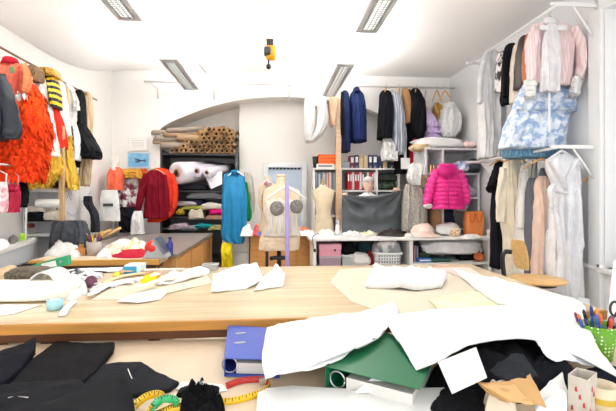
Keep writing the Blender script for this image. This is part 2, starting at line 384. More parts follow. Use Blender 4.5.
# ================================================================ LIGHTS OF THE ROOM AND ADDED REAR FILL
LBODY = mat('#d5d8da', 'plain', .4); LOUV = mat('#c9cdce', 'metal', .35); TUBE = mat('#fffdf6', 'emit', scale=.9)
def lamp(X, Ya, Yb, label, cords):
    z = 3.20; t = thing('pendant_light', label, 'light', (X, (Ya+Yb)/2, z), 'fluorescent ceiling lights'); w = .115
    prof = [(-w, .0), (-w, .03), (-w*.55, .075), (w*.55, .075), (w, .03), (w, .0)]
    M().rings([[Vector((X+a, Y, z+b)) for a, b in prof] for Y in (Ya, Yb)]).build('housing', LBODY, t, smooth=False, bevel=.008)
    lv = M()
    n = int((Yb-Ya)/.045)
    for i in range(n): y = Ya+.08+i*(Yb-Ya-.16)/n; lv.box(X-.06, y, z-.012, X+.06, y+.006, z-.002)
    for a in (-.066, -.022, .022, .06): lv.box(X+a, Ya+.08, z-.014, X+a+.006, Yb-.08, z-.002)
    lv.build('louvre', LOUV, t, smooth=False)
    M().box(X-.05, Ya+.1, z-.002, X+.05, Yb-.1, z+.004).build('tube', TUBE, t, smooth=False)
    for (xx, yy) in cords:
        M().tube([(X, yy, z+.07), (X, yy, ZC-.03)], .004, 6).build('cord', PLW, t)
        M().lathe([(.035, ZC-.06), (.04, ZC-.03), (.04, ZC-.001)], (X, yy, 0), 14).build('ceiling_rose', mat('#b9b8b5', 'plastic'), t)
    l = bpy.data.lights.new('lamp_glow', 'AREA'); l.shape = 'RECTANGLE'; l.size = .12; l.size_y = Yb-Ya-.2; l.energy = 25 if Ya < 3 else 42; l.color = (1, .985, .96)
    lo = bpy.data.objects.new('lamp_glow', l); COL.objects.link(lo); lo.location = (X, (Ya+Yb)/2, z+.10); lo.rotation_euler = (PI, 0, 0)
    l2 = l.copy(); l2.energy = 3; lo = bpy.data.objects.new('lamp_glow', l2); COL.objects.link(lo); lo.location = (X, (Ya+Yb)/2, z-.03)
lamp(-1.385, 2.55, 4.1, 'white fluorescent pendant light cut by the top edge, above the left clothes', [(0, 3.9)])
lamp(-1.31, 5.2, 6.65, 'white fluorescent pendant light hanging in front of the fabric roll niche', [(0, 5.35)])
lamp(.955, 2.6, 4.2, 'white fluorescent pendant light cut by the top edge, right of centre', [(0, 4.0)])
lamp(.925, 5.2, 6.9, 'white fluorescent pendant light hanging just above the navy coat', [(0, 5.35)])
wd = bpy.data.worlds.new('world'); sc.world = wd; wd.use_nodes = True; bg = wd.node_tree.nodes['Background']
bg.inputs['Color'].default_value = (.93, .97, 1, 1); bg.inputs['Strength'].default_value = .7
def area(name, loc, rot, sx, sy, e, c=(1, 1, 1)):
    l = bpy.data.lights.new(name, 'AREA'); l.shape = 'RECTANGLE'; l.size = sx; l.size_y = sy; l.energy = e; l.color = c
    o = bpy.data.objects.new(name, l); COL.objects.link(o); o.location = loc; o.rotation_euler = rot
area('window_daylight', (XR+.5, (WY0+WY1)/2, 2.1), (0, PI/2, 0), 2.6, 3.5, 11, (.95, .98, 1))
area('rear_fill_light', (0, -1.1, 1.6), (math.radians(110), 0, 0), 5.5, 2.4, 66, (1, .99, .97))  # added fill light behind the camera, tilted up to brighten the ceiling
vs_ = sc.view_settings; vs_.view_transform = 'Standard'; vs_.look = 'None'; vs_.gamma = 1; vs_.exposure = .58; vs_.use_curve_mapping = False
# cable reel hung from the ceiling
c = PZ(270, 41, ZC-.02); t = thing('cable_reel', 'yellow and black spring cable reel hung from the ceiling', 'cable reel', (c.x, c.y, ZC-.37))
M().box(c.x-.05, c.y-.04, ZC-.1, c.x+.05, c.y+.04, ZC).build('bracket', mat('#3b342e', 'plastic'), t, smooth=False, bevel=.008)
def disc(x, y, z, r, w, n=24): return [[Vector((x+dx, y+rr*math.cos(2*PI*j/n), z+rr*math.sin(2*PI*j/n))) for j in range(n)] for dx, rr in ((-w, r*.8), (-w*.7, r), (w*.7, r), (w, r*.8))]
M().rings(disc(c.x+.015, c.y, ZC-.19, .105, .07)).build('drum', mat('#e6a71f', 'plastic'), t)
M().rings(disc(c.x-.035, c.y-.05, ZC-.19, .07, .05)).build('side_cap', mat('#3a3a3c', 'plastic'), t)
M().tube([(c.x-.02, c.y, ZC-.29), (c.x-.02, c.y, ZC-.36)], .012).build('cable', BLK, t)
M().ball((c.x-.02, c.y, ZC-.385), .036, 12, (1, 1, 1.1)).build('stop_ball', BLK, t)
# ================================================================ TABLES
ZT, ZN = .9, .8
TOP = mat('#e6d0ad', 'wood', .16, scale=1.2); EDGE = mat('#bd8438', 'wood'); APR = mat('#65391a', 'wood')
def table(name, label, x0, x1, y0, y1, z, th, mt, me=None, ma=None, ap=.06, legs=True, group=None):
    t = thing(name, label, 'table', ((x0+x1)/2, (y0+y1)/2, 0), group)
    M().box(x0, y0+.01, z-th, x1, y1, z).build('tabletop', mt, t, smooth=False, bevel=.004)
    if me: M().box(x0, y0-.012, z-th-.004, x1, y0+.012, z+.001).build('edging', me, t, smooth=False, bevel=.004)
    if ma: M().box(x0+.04, y0+.03, z-th-ap, x1-.04, y0+.06, z-th).box(x0+.04, y1-.06, z-th-ap, x1-.04, y1-.03, z-th).box(x0+.04, y0+.06, z-th-ap, x0+.07, y1-.06, z-th).box(x1-.07, y0+.06, z-th-ap, x1-.04, y1-.06, z-th).build('apron', ma, t, smooth=False, bevel=.003)
    for xx in (x0+.06, x1-.13):
        for yy in (y0+.08, y1-.15): M().box(xx, yy, 0, xx+.07, yy+.07, z-th).build('leg', ma or me or mt, t, smooth=False, bevel=.005)
    return t
table('cutting_table', 'large pale wooden cutting table with glossy top and golden edge across the middle', -2.25, 1.75, 2.03, 3.55, ZT, .042, TOP, EDGE, APR, .054)
table('work_table', 'beige topped work table in the foreground holding binders and black cloth', -1.75, 1.7, .95, 2.055, ZN, .035, mat('#dac4a8', 'plain', .45, scale=3.0), None, APR, .08)
xa = PZ(37, 257.5, ZT).x
table('sewing_table', 'narrow table with thick yellow wood edge behind the cutting table, left', -2.3, -1.1, 4.06, 4.38, ZT, .05, mat('#e6d3b4', 'wood'), mat('#dba351', 'wood'), mat('#4a3220', 'wood'), .05)
# brown plank-topped table with wooden sides
t = thing('plank_table', 'big grey brown topped cutting table with orange wood cabinet sides', 'table', (-1.9, 5.7, 0))
M().box(-1.75, 4.42, ZT-.035, -1.02, 5.02, ZT).box(-2.38, 5.02, ZT-.035, -1.02, 6.98, ZT).build('tabletop', mat('#8d8480', 'wood', .35), t, smooth=False, bevel=.006)
M().box(-1.7, 4.46, .04, -1.06, 5.05, ZT-.035).box(-2.34, 5.05, .04, -1.06, 6.94, ZT-.035).build('cabinet', mat('#dba468', 'wood'), t, smooth=False)
for k in range(3): M().box(-1.06, 4.52+k*.81, .1, -1.045, 5.26+k*.81, ZT-.08).build('door', mat('#d69b5c', 'wood'), t, smooth=False, bevel=.004)
M().box(-1.075, 4.43, 0, -1.03, 4.5, ZT-.04).box(-1.075, 6.9, 0, -1.03, 6.97, ZT-.04).build('post', mat('#d9a563', 'wood'), t, smooth=False)
# left bench
t = thing('bench', 'white bench cut by the left edge with small clutter on top', 'bench', (-2.5, 4.2, 0))
pl = [PZ(37.5, 237.7, 1.05), PZ(0, 249.6, 1.05), Vector((-2.3, 3.59, 1.05)), Vector((-2.83, 3.59, 1.05)), Vector((-2.83, 4.83, 1.05))]; pl = [Vector((max(-2.83, v.x), v.y, v.z)) for v in pl]
M().prism(pl, (0, 0, -.04)).build('top', mat('#f0efee', 'plastic'), t, smooth=False)
M().prism([Vector((v.x-.02 if v.x > -2.8 else v.x, v.y, 1.01)) for v in pl], (0, 0, -.18)).build('drawer_box', mat('#cfd3d8', 'plain'), t, smooth=False)
for v in (pl[0], pl[2]): y_ = v.y-.1 if v.y > 4 else v.y+.02; M().box(v.x-.1, y_, 0, v.x-.05, y_+.05, .83).build('leg', mat('#d5d7d9', 'metal'), t, smooth=False)
# centre cabinet of orange wood
x0 = P(250, 234, 6.7).x; x1 = P(312, 234, 6.7).x
t = thing('sideboard', 'orange wooden cabinet behind the corset mannequin', 'cabinet', ((x0+x1)/2, 7, 0)); WO = mat('#d79b55', 'wood')
M().box(x0, 6.72, .02, x1, 7.45, .88).build('body', WO, t, smooth=False)
M().box(x0-.01, 6.69, .88, x1, 7.45, .905).build('top', mat('#efe6d8', 'plain'), t, smooth=False)
w = (x1-x0)/4
for k in range(4):
    d = M().box(x0+k*w+.01, 6.7, .1, x0+(k+1)*w-.01, 6.72, .86).build('door', mat('#db9f58', 'wood'), t, smooth=False, bevel=.005)
    M().ball((x0+k*w+w-.05, 6.69, .68), .014, 10).build('knob', mat('#8a5a2a', 'wood'), d)
x0b = P(222, 234, 6.75).x
t = thing('drawer_unit', 'pale grey drawer unit left of the orange cabinet', 'drawers', ((x0+x0b)/2, 7, 0)); GD = mat('#d3d2cf', 'plain')
M().box(x0b, 6.78, .02, x0-.02, 7.45, .9).build('body', GD, t, smooth=False, bevel=.005)
for k in range(3):
    d = M().box(x0b+.02, 6.76, .08+k*.27, x0-.04, 6.78, .32+k*.27).build('drawer', mat('#dbdad7', 'plain'), t, smooth=False, bevel=.005)
    M().box((x0b+x0)/2-.06, 6.745, .28+k*.27, (x0b+x0)/2+.06, 6.76, .295+k*.27).build('handle', STEEL, d, smooth=False)
# long white table with open compartments
X0, X1 = P(313, 238, 5.85).x, 3.24; WB = mat('#f1f0ee', 'plain', .5)
t = thing('storage_table', 'long white table with open shelves below along the back right', 'table', ((X0+X1)/2, 6.15, 0))
M().box(X0-.05, 5.8, .87, X1, 6.45, .91).build('tabletop', WB, t, smooth=False, bevel=.006)
xm = P(412, 250, 5.85).x
for x in (X0, xm-.03, X1-.06): M().box(x, 5.86, 0, x+.05, 6.42, .87).build('upright', WB, t, smooth=False, bevel=.003)
M().box(X0+.05, 6.4, .05, X1-.06, 6.42, .87).build('back_panel', mat('#6a6866', 'plain'), t, smooth=False)
M().box(X0+.05, 5.86, .46, xm-.03, 6.4, .49).build('shelf', WB, t, smooth=False, bevel=.003)
M().box(xm+.02, 5.84, .5, X1-.06, 6.4, .535).build('shelf', WB, t, smooth=False, bevel=.003)
M().box(X0+.05, 5.9, .04, X1-.06, 6.4, .07).build('shelf', WB, t, smooth=False)
# back shelving behind the man
def shelving(name, label, x0, x1, y0, y1, ztop, boards, ups, mt, backm=None, zb=0):
    t = thing(name, label, 'shelf', ((x0+x1)/2, (y0+y1)/2, 0))
    for x in ups: M().box(x-.018, y0, zb, x+.018, y1, ztop).build('upright', mt, t, smooth=False, bevel=.003)
    for z in boards: M().box(x0, y0-.005, z-.03, x1, y1, z).build('shelf', mt, t, smooth=False, bevel=.003)
    if backm: M().box(x0, y1-.01, .05, x1, y1, ztop).build('back_panel', backm, t, smooth=False)
    return t
YS = 7.15; sx0, sx1 = P(313, 170, YS).x, P(400, 170, YS).x; zt = P(350, 168, YS).z; zm = P(350, 190, YS).z
xm1, xm2 = P(341, 170, YS).x, P(377, 170, YS).x
shelving('back_shelving', 'white shelving with files and binders behind the man', sx0, sx1, YS, 7.5, zt, [zt, zm, zm-.45, .5, .1], [sx0+.02, xm1, xm2, sx1-.02], mat('#e9e8e4', 'plain'), mat('#8d8c8a', 'plain'))
# wood post in front of it
st('trim_5', M().box(P(336, 90, 7.05).x, 7.03, 0, P(341, 90, 7.05).x, 7.1, 3.2), mat('#dcb994', 'wood'), bevel=.004)
# right shelf unit
YR = 6.3; rx0, rx1 = P(425, 150, YR).x, 3.28; rz = P(450, 148, YR).z
shelving('corner_shelving', 'pale grey shelf unit in the right back corner around the pink jacket', rx0, rx1, YR, 6.85, rz, [rz, P(450, 173, YR).z, P(450, 197, YR).z, 1.0, .4], [rx0+.02, P(443, 150, YR).x, rx1-.02], mat('#dcdde0', 'plain'), mat('#cfcdcc', 'plain'))
# niche shelves for fabric
NX0, NX1 = P(160, 160, YB).x, xs-.01; DK = mat('#5b5a5c', 'metal', .5)
nz_ = [P(200, y, YB).z for y in (153.5, 190.5, 206, 216.5)]+[.95, .4]
shelving('fabric_shelving', 'dark metal shelving full of fabric inside the arched niche', NX0, NX1, YB, 8.1, P(200, 150, YB).z, nz_, [NX0+.02, NX1-.02], DK, mat('#77767a', 'plain'))
# ================================================================ CLOTHES RAILS
def rail(name, label, a, b, r, m, br=()):
    a, b = Vector(a), Vector(b); t = thing(name, label, 'rail', (a+b)/2); M().tube([a, b], r, 10).build('pole', m, t)
    for q in br:
        q = [Vector(x) for x in q]; M().tube(q, r*.8, 8).build('bracket', PLW, t)
    return t
ra, rb = P(144, 81, 7.05), P(452, 88.5, 7.05); zr = (ra.z+rb.z)/2
RLW = mat('#d9d7d3', 'plain', .35)
rail('back_clothes_rail', 'long steel clothes rail across the back wall under the ceiling', (ra.x, 7.05, zr), (3.2, 7.05, zr), .017, RLW,
     [((P(x, 85, 7.05).x, 7.05, zr), (P(x, 85, 7.05).x, 7.5, zr), (P(x, 85, 7.05).x, 7.5, zr-.18)) for x in (150, 210, 290, 345, 395)])
lr = rail('left_clothes_rail', 'thin dark clothes rail carrying the costumes on the left wall', (-2.55, 2.6, 2.9), (-2.55, 6.15, 2.9), .012, mat('#8b7355', 'metal'), [((-2.55, y, 2.9), (-2.85, y, 2.9)) for y in (3.3, 6.1)])
rail('lower_left_rail', 'low white rail with small lingerie pieces at the left edge', (-2.5, 3.4, 1.8), (-2.5, 4.4, 1.8), .012, PLW, [((-2.5, 4.37, 1.8), (-2.5, 4.37, 1.06))])
RXX = 2.86; ZRU, ZRL = 3.45, 2.0
def side_rail(name, label, z):
    t = rail(name, label, (RXX, 3.9, z), (RXX, 5.9, z), .013, PLW)
    for y in (3.95, 5.8):
        M().box(RXX-.06, y-.012, z-.005, XR, y+.012, z+.03).build('bracket_arm', PLW, t, smooth=False)
        M().tube([(RXX+.18, y, z), (XR-.02, y, z-.34)], .012, 6).build('brace', PLW, t)
        M().box(XR-.02, y-.015, z-.42, XR, y+.015, z+.12).build('wall_plate', mat('#dddcd9', 'metal'), t, smooth=False)
side_rail('upper_right_rail', 'white bracketed clothes rail high on the right wall', ZRU)
side_rail('lower_right_rail', 'white bracketed clothes rail lower on the right wall above the wedding dress', ZRL)
# ================================================================ BACK RAIL CLOTHES (seen edge on)
G = garment
NAVY = mat('#1c2747', 'cloth'); BLK2 = mat('#15161b', 'cloth')
# white blouse with twin wings
wt = thing('white_gown', 'white filmy garment hanging in two loops from the back rail', 'garment', P(315, 90, 7.05))
loft_px([(90, 306, 310), (100, 304.5, 313), (115, 303.5, 315), (130, 304, 313), (142, 306, 311)], 7.05, .3, 5, .08, 1).build('panel', WHITE, wt)
loft_px([(89, 319, 323), (98, 317, 326), (115, 316, 328), (127, 315, 326.5), (136, 311, 321), (142, 307, 314)], 7.1, .25, 5, .08, 4).build('panel', WHITE, wt)
loft_px([(94, 309, 319), (100, 308, 320), (107, 310, 319)], 7.08, .1, 3, .05, 2).build('yoke', WHITE, wt)
G('beige_trousers', 'small beige garment hanging beside the wood post on the back rail', 'garment', 7.05, [(93, 330, 336), (98, 329, 337.5), (110, 329, 337), (122, 330, 335), (126, 331, 334)], .25, mat('#d9b697'), folds=5)
G('navy_trousers', 'narrow navy garment hanging left of the navy coat', 'garment', 7.05, [(91, 343, 346), (95, 341.5, 349), (110, 341, 349.5), (130, 342, 350), (152, 342, 349.5)], .35, NAVY, folds=5, sub=lambda t: loft_px([(92, 341, 343), (110, 340.5, 343.5), (135, 341, 343.5)], 7.0, .2).build('lining', BLK2, t))
G('navy_coat', 'navy blue coat hanging sideways on the back rail under the pendant light', 'coat', 7.05, [(89, 354, 358), (92, 352, 361), (97, 350, 364), (115, 350, 365.5), (142, 351, 366)], .42, mat('#1d2a52'), [[(360, 95, 7), (362.5, 110, 7.5), (363, 130, 6.5)]], folds=6, collar=(356, 88, 7, 5, NAVY))
G('black_jacket', 'black jacket hanging on the left end of the dark clothes over a white skirt', 'jacket', 7.05, [(91, 382, 388), (94, 380, 391), (104, 379.5, 392), (125, 378.5, 391.5), (139, 378, 391)], .42, BLK2, [[(384, 98, 7), (382, 115, 7), (380.5, 132, 6)]], folds=5)
G('white_skirt', 'small white skirt hanging below the black jacket', 'skirt', 7.05, [(138, 383, 392), (146, 382, 394), (155, 381, 396.5), (161, 382, 397)], .32, WHITE, folds=9, amp=.1)
G('striped_dress', 'grey and white striped dress hanging between two black jackets', 'dress', 7.0, [(93, 393, 398), (100, 391.5, 401), (120, 391, 403), (138, 391.5, 405), (150, 393, 404), (155, 396, 401)], .42, mat('#777d88', 'vstripe', hex2='#b6bac2', scale=9), folds=7, amp=.06)
G('tan_trousers', 'tan and black garment hanging behind the striped dress', 'garment', 7.1, [(88, 403, 407), (94, 402, 409), (110, 402.5, 409), (124, 403, 408)], .3, mat('#b98d63'), folds=4, sub=lambda t: loft_px([(90, 407, 410), (110, 406, 412), (150, 404, 413), (170, 405, 412)], 7.15, .3).build('lining', BLK2, t))
G('black_blazer', 'black blazer hanging on the right end of the dark clothes above red trousers', 'jacket', 7.0, [(89, 412, 417), (93, 410.5, 420), (104, 410, 424), (125, 409, 424.5), (139, 413, 421)], .42, BLK2, [[(419, 95, 7), (422, 112, 7.5), (422.5, 132, 6.5)]], folds=5)
G('red_trousers', 'bright red trousers hanging below the black blazer', 'trousers', 7.1, [(128, 409, 414), (140, 408, 415), (155, 407.5, 415), (172, 405, 414)], .3, mat('#c4202d'), folds=6)
G('black_trousers', 'black trousers hanging behind the white strap above the file shelves', 'trousers', 7.15, [(138, 394, 402), (150, 393, 405), (166, 394, 406), (174, 395, 405)], .3, BLK2, folds=6)
wt = thing('garment_tag', 'white paper tag on a long white ribbon in front of the red trousers', 'tag', P(405, 130, 6.85))
M().box(*bx(404, 128, 406.5, 160, 6.85, .006)).build('ribbon', PLW, wt, smooth=False); M().box(*bx(401, 158, 410, 169, 6.84, .006)).build('card', PAPER, wt, smooth=False)
LIL = mat('#cdb4dd', 'tulle'); 
t = thing('lilac_dress', 'small lilac tulle dress hanging at the right end of the back rail', 'dress', P(430, 110, 7.0))
loft_px([(108, 425, 427), (112, 424, 429), (118, 423.5, 434), (124, 424, 437), (130, 424, 438)], 7.0, .25, 6, .05).build('bodice', mat('#d3bde2', 'tulle'), t)
M().tube([P(425, 113, 6.95), P(424.5, 100, 7.0), P(426, 90, 7.05)], .01).build('strap', LIL, t)
ruffles(t, 'ruffle', [(122, 424, 437), (130, 423, 438), (139, 423, 440)], 7.0, .4, LIL, 3, 1.1, 18, 1.2)
t = thing('white_tutu', 'puffy white tulle skirt hanging at the right end of the back rail', 'skirt', P(449, 105, 6.95)); WT = mat('#ebeaea', 'tulle')
loft_px([(103, 445, 449), (108, 443, 454), (118, 440, 459), (128, 438.5, 460), (134, 440, 455), (138, 443, 450)], 6.95, .4, 9, .1).build('lining', WT, t)
petals([(104, 445, 450), (110, 441, 456), (120, 438.5, 459), (130, 438, 459), (136, 441, 452)], 6.95, .4, 700, .05, 5).build('net', WT, t, kind='stuff')
G('gold_blouse', 'gold shiny blouse hanging between the lilac dress and the white tutu', 'top', 7.1, [(103, 435, 438), (108, 433, 443), (118, 434, 442), (127, 435, 440)], .25, mat('#bd8f45', 'satin'), folds=6)
for i, (x, y, r_, l) in enumerate([(437, 90, .5, 'wooden hanger tilted over the lilac dress, left of two'), (445, 91, -.4, 'wooden hanger above the white tulle skirt')]): hanger(l, x, y, 6.98, 14, 12, HW, zr+.015, None, r_)
for x, w, l in ((386, 12, 'wooden hanger topping the black jacket on the back rail'), (399, 8, 'wooden hanger topping the striped dress'), (416, 9, 'wooden hanger topping the black blazer')): hanger(l, x, 88.5, 6.95, w, 4.5, HW, zr+.015, None, 1.1)
# ================================================================ LEFT RAIL COSTUMES
BLKT = mat('#1a1b1f', 'tulle')
G('dark_satin_blouse', 'dark navy satin blouse cut by the left edge in front of the costumes', 'blouse', 3.9, [(66, -22, -6), (74, -28, 0), (95, -30, 9), (115, -30, 10), (140, -30, 6)], .2, mat('#252a34', 'satin'), [[(-2, 76, 14), (8, 100, 17), (14, 128, 20), (13, 139, 15)]], folds=7)
t = G('coral_dress', 'coral pink dress with puffed sleeve hanging at the left edge', 'dress', 4.15, [(62, 3, 14), (66, -4, 21), (80, -6, 21), (100, -8, 20), (118, -10, 19), (135, -14, 22)], .25, mat('#f07a62'), [[(22, 66, 8), (25, 76, 12), (25, 88, 11), (22, 95, 7)]], folds=8, collar=(11, 58, 16, 6, mat('#c8273a')))
CO = mat('#f58a55', 'satin')
sleeve_px([(23, 64, 7), (27, 74, 9), (27.5, 84, 9), (25, 92, 6)], 4.05, 3).build('puff_sleeve', CO, t)
M().box(*bx(9, 66, 14, 73, 3.99, .012)).build('brooch', mat('#6a8a5c', 'plastic'), t, smooth=False, bevel=.005)
petals([(92, 16, 24), (97, 15, 25)], 4.0, .08, 30, .035, 9).build('cuff_frill', WHITE, t, kind='stuff')
t = thing('orange_feather_dress', 'bright orange dress of layered feathery tulle on the left rail', 'dress', P(28, 90, 4.35)); OR = mat('#f2571d', 'tulle'); OR2 = mat('#e63f16', 'tulle')
orp = [(84, 26, 34), (92, 22, 38), (105, 22, 41), (118, 14, 46), (132, 4, 50), (150, 0, 47), (172, -3, 42), (178, 8, 38)]
loft_px(orp, 4.35, .4, 9, .08).build('underdress', OR2, t)
petals(orp[1:], 4.35, .42, 1300, .055, 11).build('feathers', OR, t, kind='stuff')
petals(orp[3:], 4.33, .46, 700, .065, 12).build('lower_feathers', OR2, t, kind='stuff')
G('brown_bag', 'brown cloth bag hung on the left rail beside the coral dress', 'bag', 4.5, [(66, 32, 37), (69, 27, 41), (76, 28, 42), (82, 31, 40)], .2, mat('#8f7558'), folds=5)
G('long_white_dress', 'long white dress hanging behind the orange feather dress', 'dress', 4.62, [(77, 38, 43), (82, 36, 46), (95, 37, 46.5), (115, 37, 49.5), (140, 34, 55), (156, 33, 57)], .25, WHITE, folds=8, amp=.07)
YEL = mat('#ecc14c', 'tulle'); 
t = thing('yellow_tulle_skirt', 'yellow tulle skirt showing below the long white dress', 'skirt', P(45, 150, 4.72))
yp = [(148, 34, 56), (158, 32, 60), (170, 30, 60), (180, 30, 52), (186, 32, 46)]
loft_px(yp, 4.72, .3, 9, .1).build('lining', mat('#e3b440', 'tulle'), t); petals(yp, 4.72, .3, 700, .045, 21).build('net', YEL, t, kind='stuff')
G('red_coat', 'red coat hanging next to the bee striped top', 'coat', 4.85, [(78, 46, 50), (84, 44, 54), (100, 45.5, 57), (125, 49, 62), (140, 53, 64), (148, 55, 64)], .25, mat('#d6301f'), folds=6)
G('bee_striped_top', 'black and yellow striped top with gold shoulders on the left rail', 'top', 4.76, [(71, 44, 52), (76, 44, 55.5), (84, 47.5, 57), (95, 51.5, 58.5), (103, 54.5, 58.5), (108, 56, 58)], .2, mat('#17171a', 'dstripe', hex2='#f4cf1c', scale=5.0), folds=4,
  sub=lambda t: loft_px([(68.5, 46, 53), (71, 44, 57), (77, 45, 58)], 4.72, .2, 8, .1).build('shoulder_piece', mat('#cf9f38', 'satin'), t))
G('white_shirt', 'white shirt hanging right of the red coat', 'shirt', 5.0, [(81, 57, 61), (86, 55, 64), (100, 57, 66), (120, 59, 68), (136, 61, 69)], .2, WHITE, folds=6)
G('white_tee', 'white short sleeved top with gold panel on the left rail', 'top', 5.2, [(84, 64, 69), (88, 62, 73), (100, 62, 75), (120, 63, 74), (130, 63, 72)], .22, WHITE, [[(72, 90, 7), (76, 100, 8), (78, 111, 9)]], folds=6,
  sub=lambda t: loft_px([(87, 63, 68), (100, 64, 69), (115, 64, 67)], 5.06, .04).build('gold_panel', mat('#d9bd86', 'satin'), t))
t = thing('yellow_boa', 'yellow ruffled boa hanging down beside the wooden post', 'boa', P(68, 130, 5.1))
bp = [(126, 62, 70), (140, 61, 71), (158, 63, 72), (175, 66, 76), (188, 70, 77)]
loft_px(bp, 5.1, .12, 6, .1).build('core', mat('#dcb24a', 'tulle'), t); petals(bp, 5.1, .14, 600, .035, 31).build('ruffle', YEL, t, kind='stuff')
G('navy_white_tunic', 'white and navy tunic hanging behind the yellow boa', 'tunic', 5.3, [(120, 68, 75), (135, 69, 78), (150, 70, 79), (160, 71, 78)], .2, mat('#eceaf0'), folds=5, sub=lambda t: loft_px([(126, 68, 72), (140, 68, 73), (150, 69, 73)], 5.15, .05).build('navy_panel', NAVY, t))
t = G('black_net_dress', 'black dress with flared net skirt at the far end of the left rail', 'dress', 5.6, [(90, 77, 82), (96, 76, 84), (110, 75, 84), (126, 75.5, 85)], .2, mat('#1d1d20'), folds=5, sub=lambda t: None)
loft_px([(124, 76, 85), (138, 75, 91), (150, 75, 98), (158, 78, 97)], 5.6, .4, 12, .1).build('net_skirt', BLKT, t)
ruffles(t, 'ruffle', [(126, 77, 86), (138, 75, 91), (152, 76, 98)], 5.6, .42, BLKT, 2, 1.08, 26, 1.1)
loft_px([(150, 72, 78), (160, 72, 79), (167, 74, 78)], 5.65, .2).build('sash', BLKT, t)
G('tan_shawl', 'long tan shawl at the far end of the left clothes rail', 'shawl', 5.85, [(92, 84, 89), (97, 82, 92), (115, 83, 92), (132, 83, 91), (155, 82, 91), (186, 80, 88)], .2, mat('#b99c74', 'vstripe', hex2='#cdb48f', scale=18), folds=6)
# lingerie on the lower left rail
MAG = mat('#b3123f', 'satin')
def corset(name, label, Y, prof, m, m2, strap):
    t = G(name, label, 'corset', Y, prof, .14, m, folds=3, amp=.02, sub=lambda t: None); (y0, l, r) = prof[0]
    for x in (l+1, r-1): M().tube([P(x, y0+1, Y-.05), P(x+.5, y0-8, Y), P((l+r)/2, strap, Y)], .006).build('strap', m2, t)
    a = P((l+r)/2-(r-l)*.25, y0+5, Y-.06); b = P((l+r)/2+(r-l)*.25, y0+5, Y-.06); q = (b.x-a.x)*.55
    for c in (a, b): M().ball(c, q, 12, (1, .8, .9)).build('cup', m, t)
    return t
corset('magenta_corset', 'dark magenta corset hanging on the low rail below the orange dress', 4.1, [(184, 8, 19), (192, 7, 19), (202, 8, 18), (212, 9, 17)], MAG, mat('#d98a92'), 172)
corset('black_corset', 'black lace corset hanging right of the magenta corset', 4.3, [(182, 18, 27), (190, 17, 27), (200, 18, 26), (207, 19, 25)], BLK2, BLK2, 171)
corset('pink_corset', 'pink and white lace corset cut by the left edge', 3.95, [(182, -6, 7), (195, -7, 6), (205, -6, 6), (212, -5, 4)], mat('#e8a7b2', 'blotch', hex2='#f6e9ea', scale=20), mat('#f3dfe0'), 171)
# ================================================================ RIGHT UPPER RAIL
PNK = mat('#dcc0c1', 'vstripe', hex2='#e8d4d3', scale=12); 
t = G('pink_blouse', 'pale pink blouse with white collar and cuffs on the upper right rail', 'blouse', 4.15, [(23, 540, 562), (27, 533, 573), (40, 531, 575), (60, 530, 573), (80, 531, 571), (85, 532, 570)], .1, PNK,
      [[(536, 27, 9), (531, 45, 12), (530, 65, 12), (530, 82, 10)], [(572, 28, 10), (579, 45, 13), (580, 65, 13), (577, 80, 11)]], folds=9, amp=.05, cuff=(15, WHITE), collar=(550, 18, 17, 8, WHITE))
pl_ = loft_px([(24, 547, 556), (40, 543, 559), (65, 541, 559), (92, 540, 559)], 4.06, .05, 5, .05); pl_.build('shirt_front', mat('#e3dfe2'), t)
for x in (545, 562): M().box(*bx(x-5, 25, x+5, 30, 4.04, .012)).build('collar_point', WHITE, t, smooth=False, bevel=.004)
hanger('wooden hanger holding the pale pink blouse', 551, 21, 4.15, 30, 7, HW, ZRU+.01)
FLO = mat('#dbe2ec', 'blotch', hex2='#9ab3d6', scale=15)
t = thing('floral_skirt', 'blue and white floral tiered dress hanging under the pink blouse', 'dress', P(535, 86, 4.3))
loft_px([(84, 524, 562), (95, 518, 572), (105, 514, 575), (112, 512, 574)], 4.3, .22, 16, .1).build('upper_tier', FLO, t)
loft_px([(106, 514, 572), (120, 508, 566), (135, 503, 563), (149, 499, 562)], 4.32, .3, 18, .1).build('lower_tier', FLO, t)
M().box(*bx(548.5, 90, 550.5, 132, 4.08, .004)).build('ribbon', PLW, t, smooth=False)
t = G('teal_pleated_skirt', 'teal blue pleated skirt showing below the floral dress', 'skirt', 4.5, [(138, 510, 555), (146, 505, 561), (154, 503, 562), (158, 505, 556)], .26, mat('#5b8fb5', 'vstripe', hex2='#7faeca', scale=14), folds=26, amp=.08)
G('brown_leather_jacket', 'dark brown jacket sleeve hanging behind the pink blouse', 'jacket', 4.42, [(36, 522, 530), (42, 519, 531), (60, 518, 530), (80, 517, 527), (88, 517, 524)], .2, mat('#33241f', 'satin'), folds=4)
G('rust_blouse', 'rust orange blouse wedged beside the pink blouse', 'blouse', 4.3, [(34, 527, 534), (45, 525, 535), (70, 524, 532), (88, 525, 530)], .15, mat('#b97a58'), folds=4)
G('cream_blouse', 'cream blouse hanging between black jacket and brown jacket', 'blouse', 4.6, [(42, 518, 524), (48, 514, 526), (70, 513, 526), (95, 512, 528), (103, 512, 536)], .22, mat('#dcd0c2'), folds=7)
G('black_suit_jacket', 'black jacket on the upper right rail left of the cream blouse', 'jacket', 4.8, [(44, 508, 514), (49, 505, 516), (70, 504, 516), (95, 503, 514), (104, 504, 511)], .22, mat('#17181d'), [[(507, 52, 7), (506, 75, 7.5), (505, 98, 7)]], folds=4)
G('black_floral_top', 'white top with black flowers on the upper right rail', 'top', 4.98, [(52, 500, 506), (56, 498, 508), (75, 498, 508), (92, 498, 506)], .2, mat('#ece6e4', 'blotch', hex2='#17171b', scale=9), folds=5)
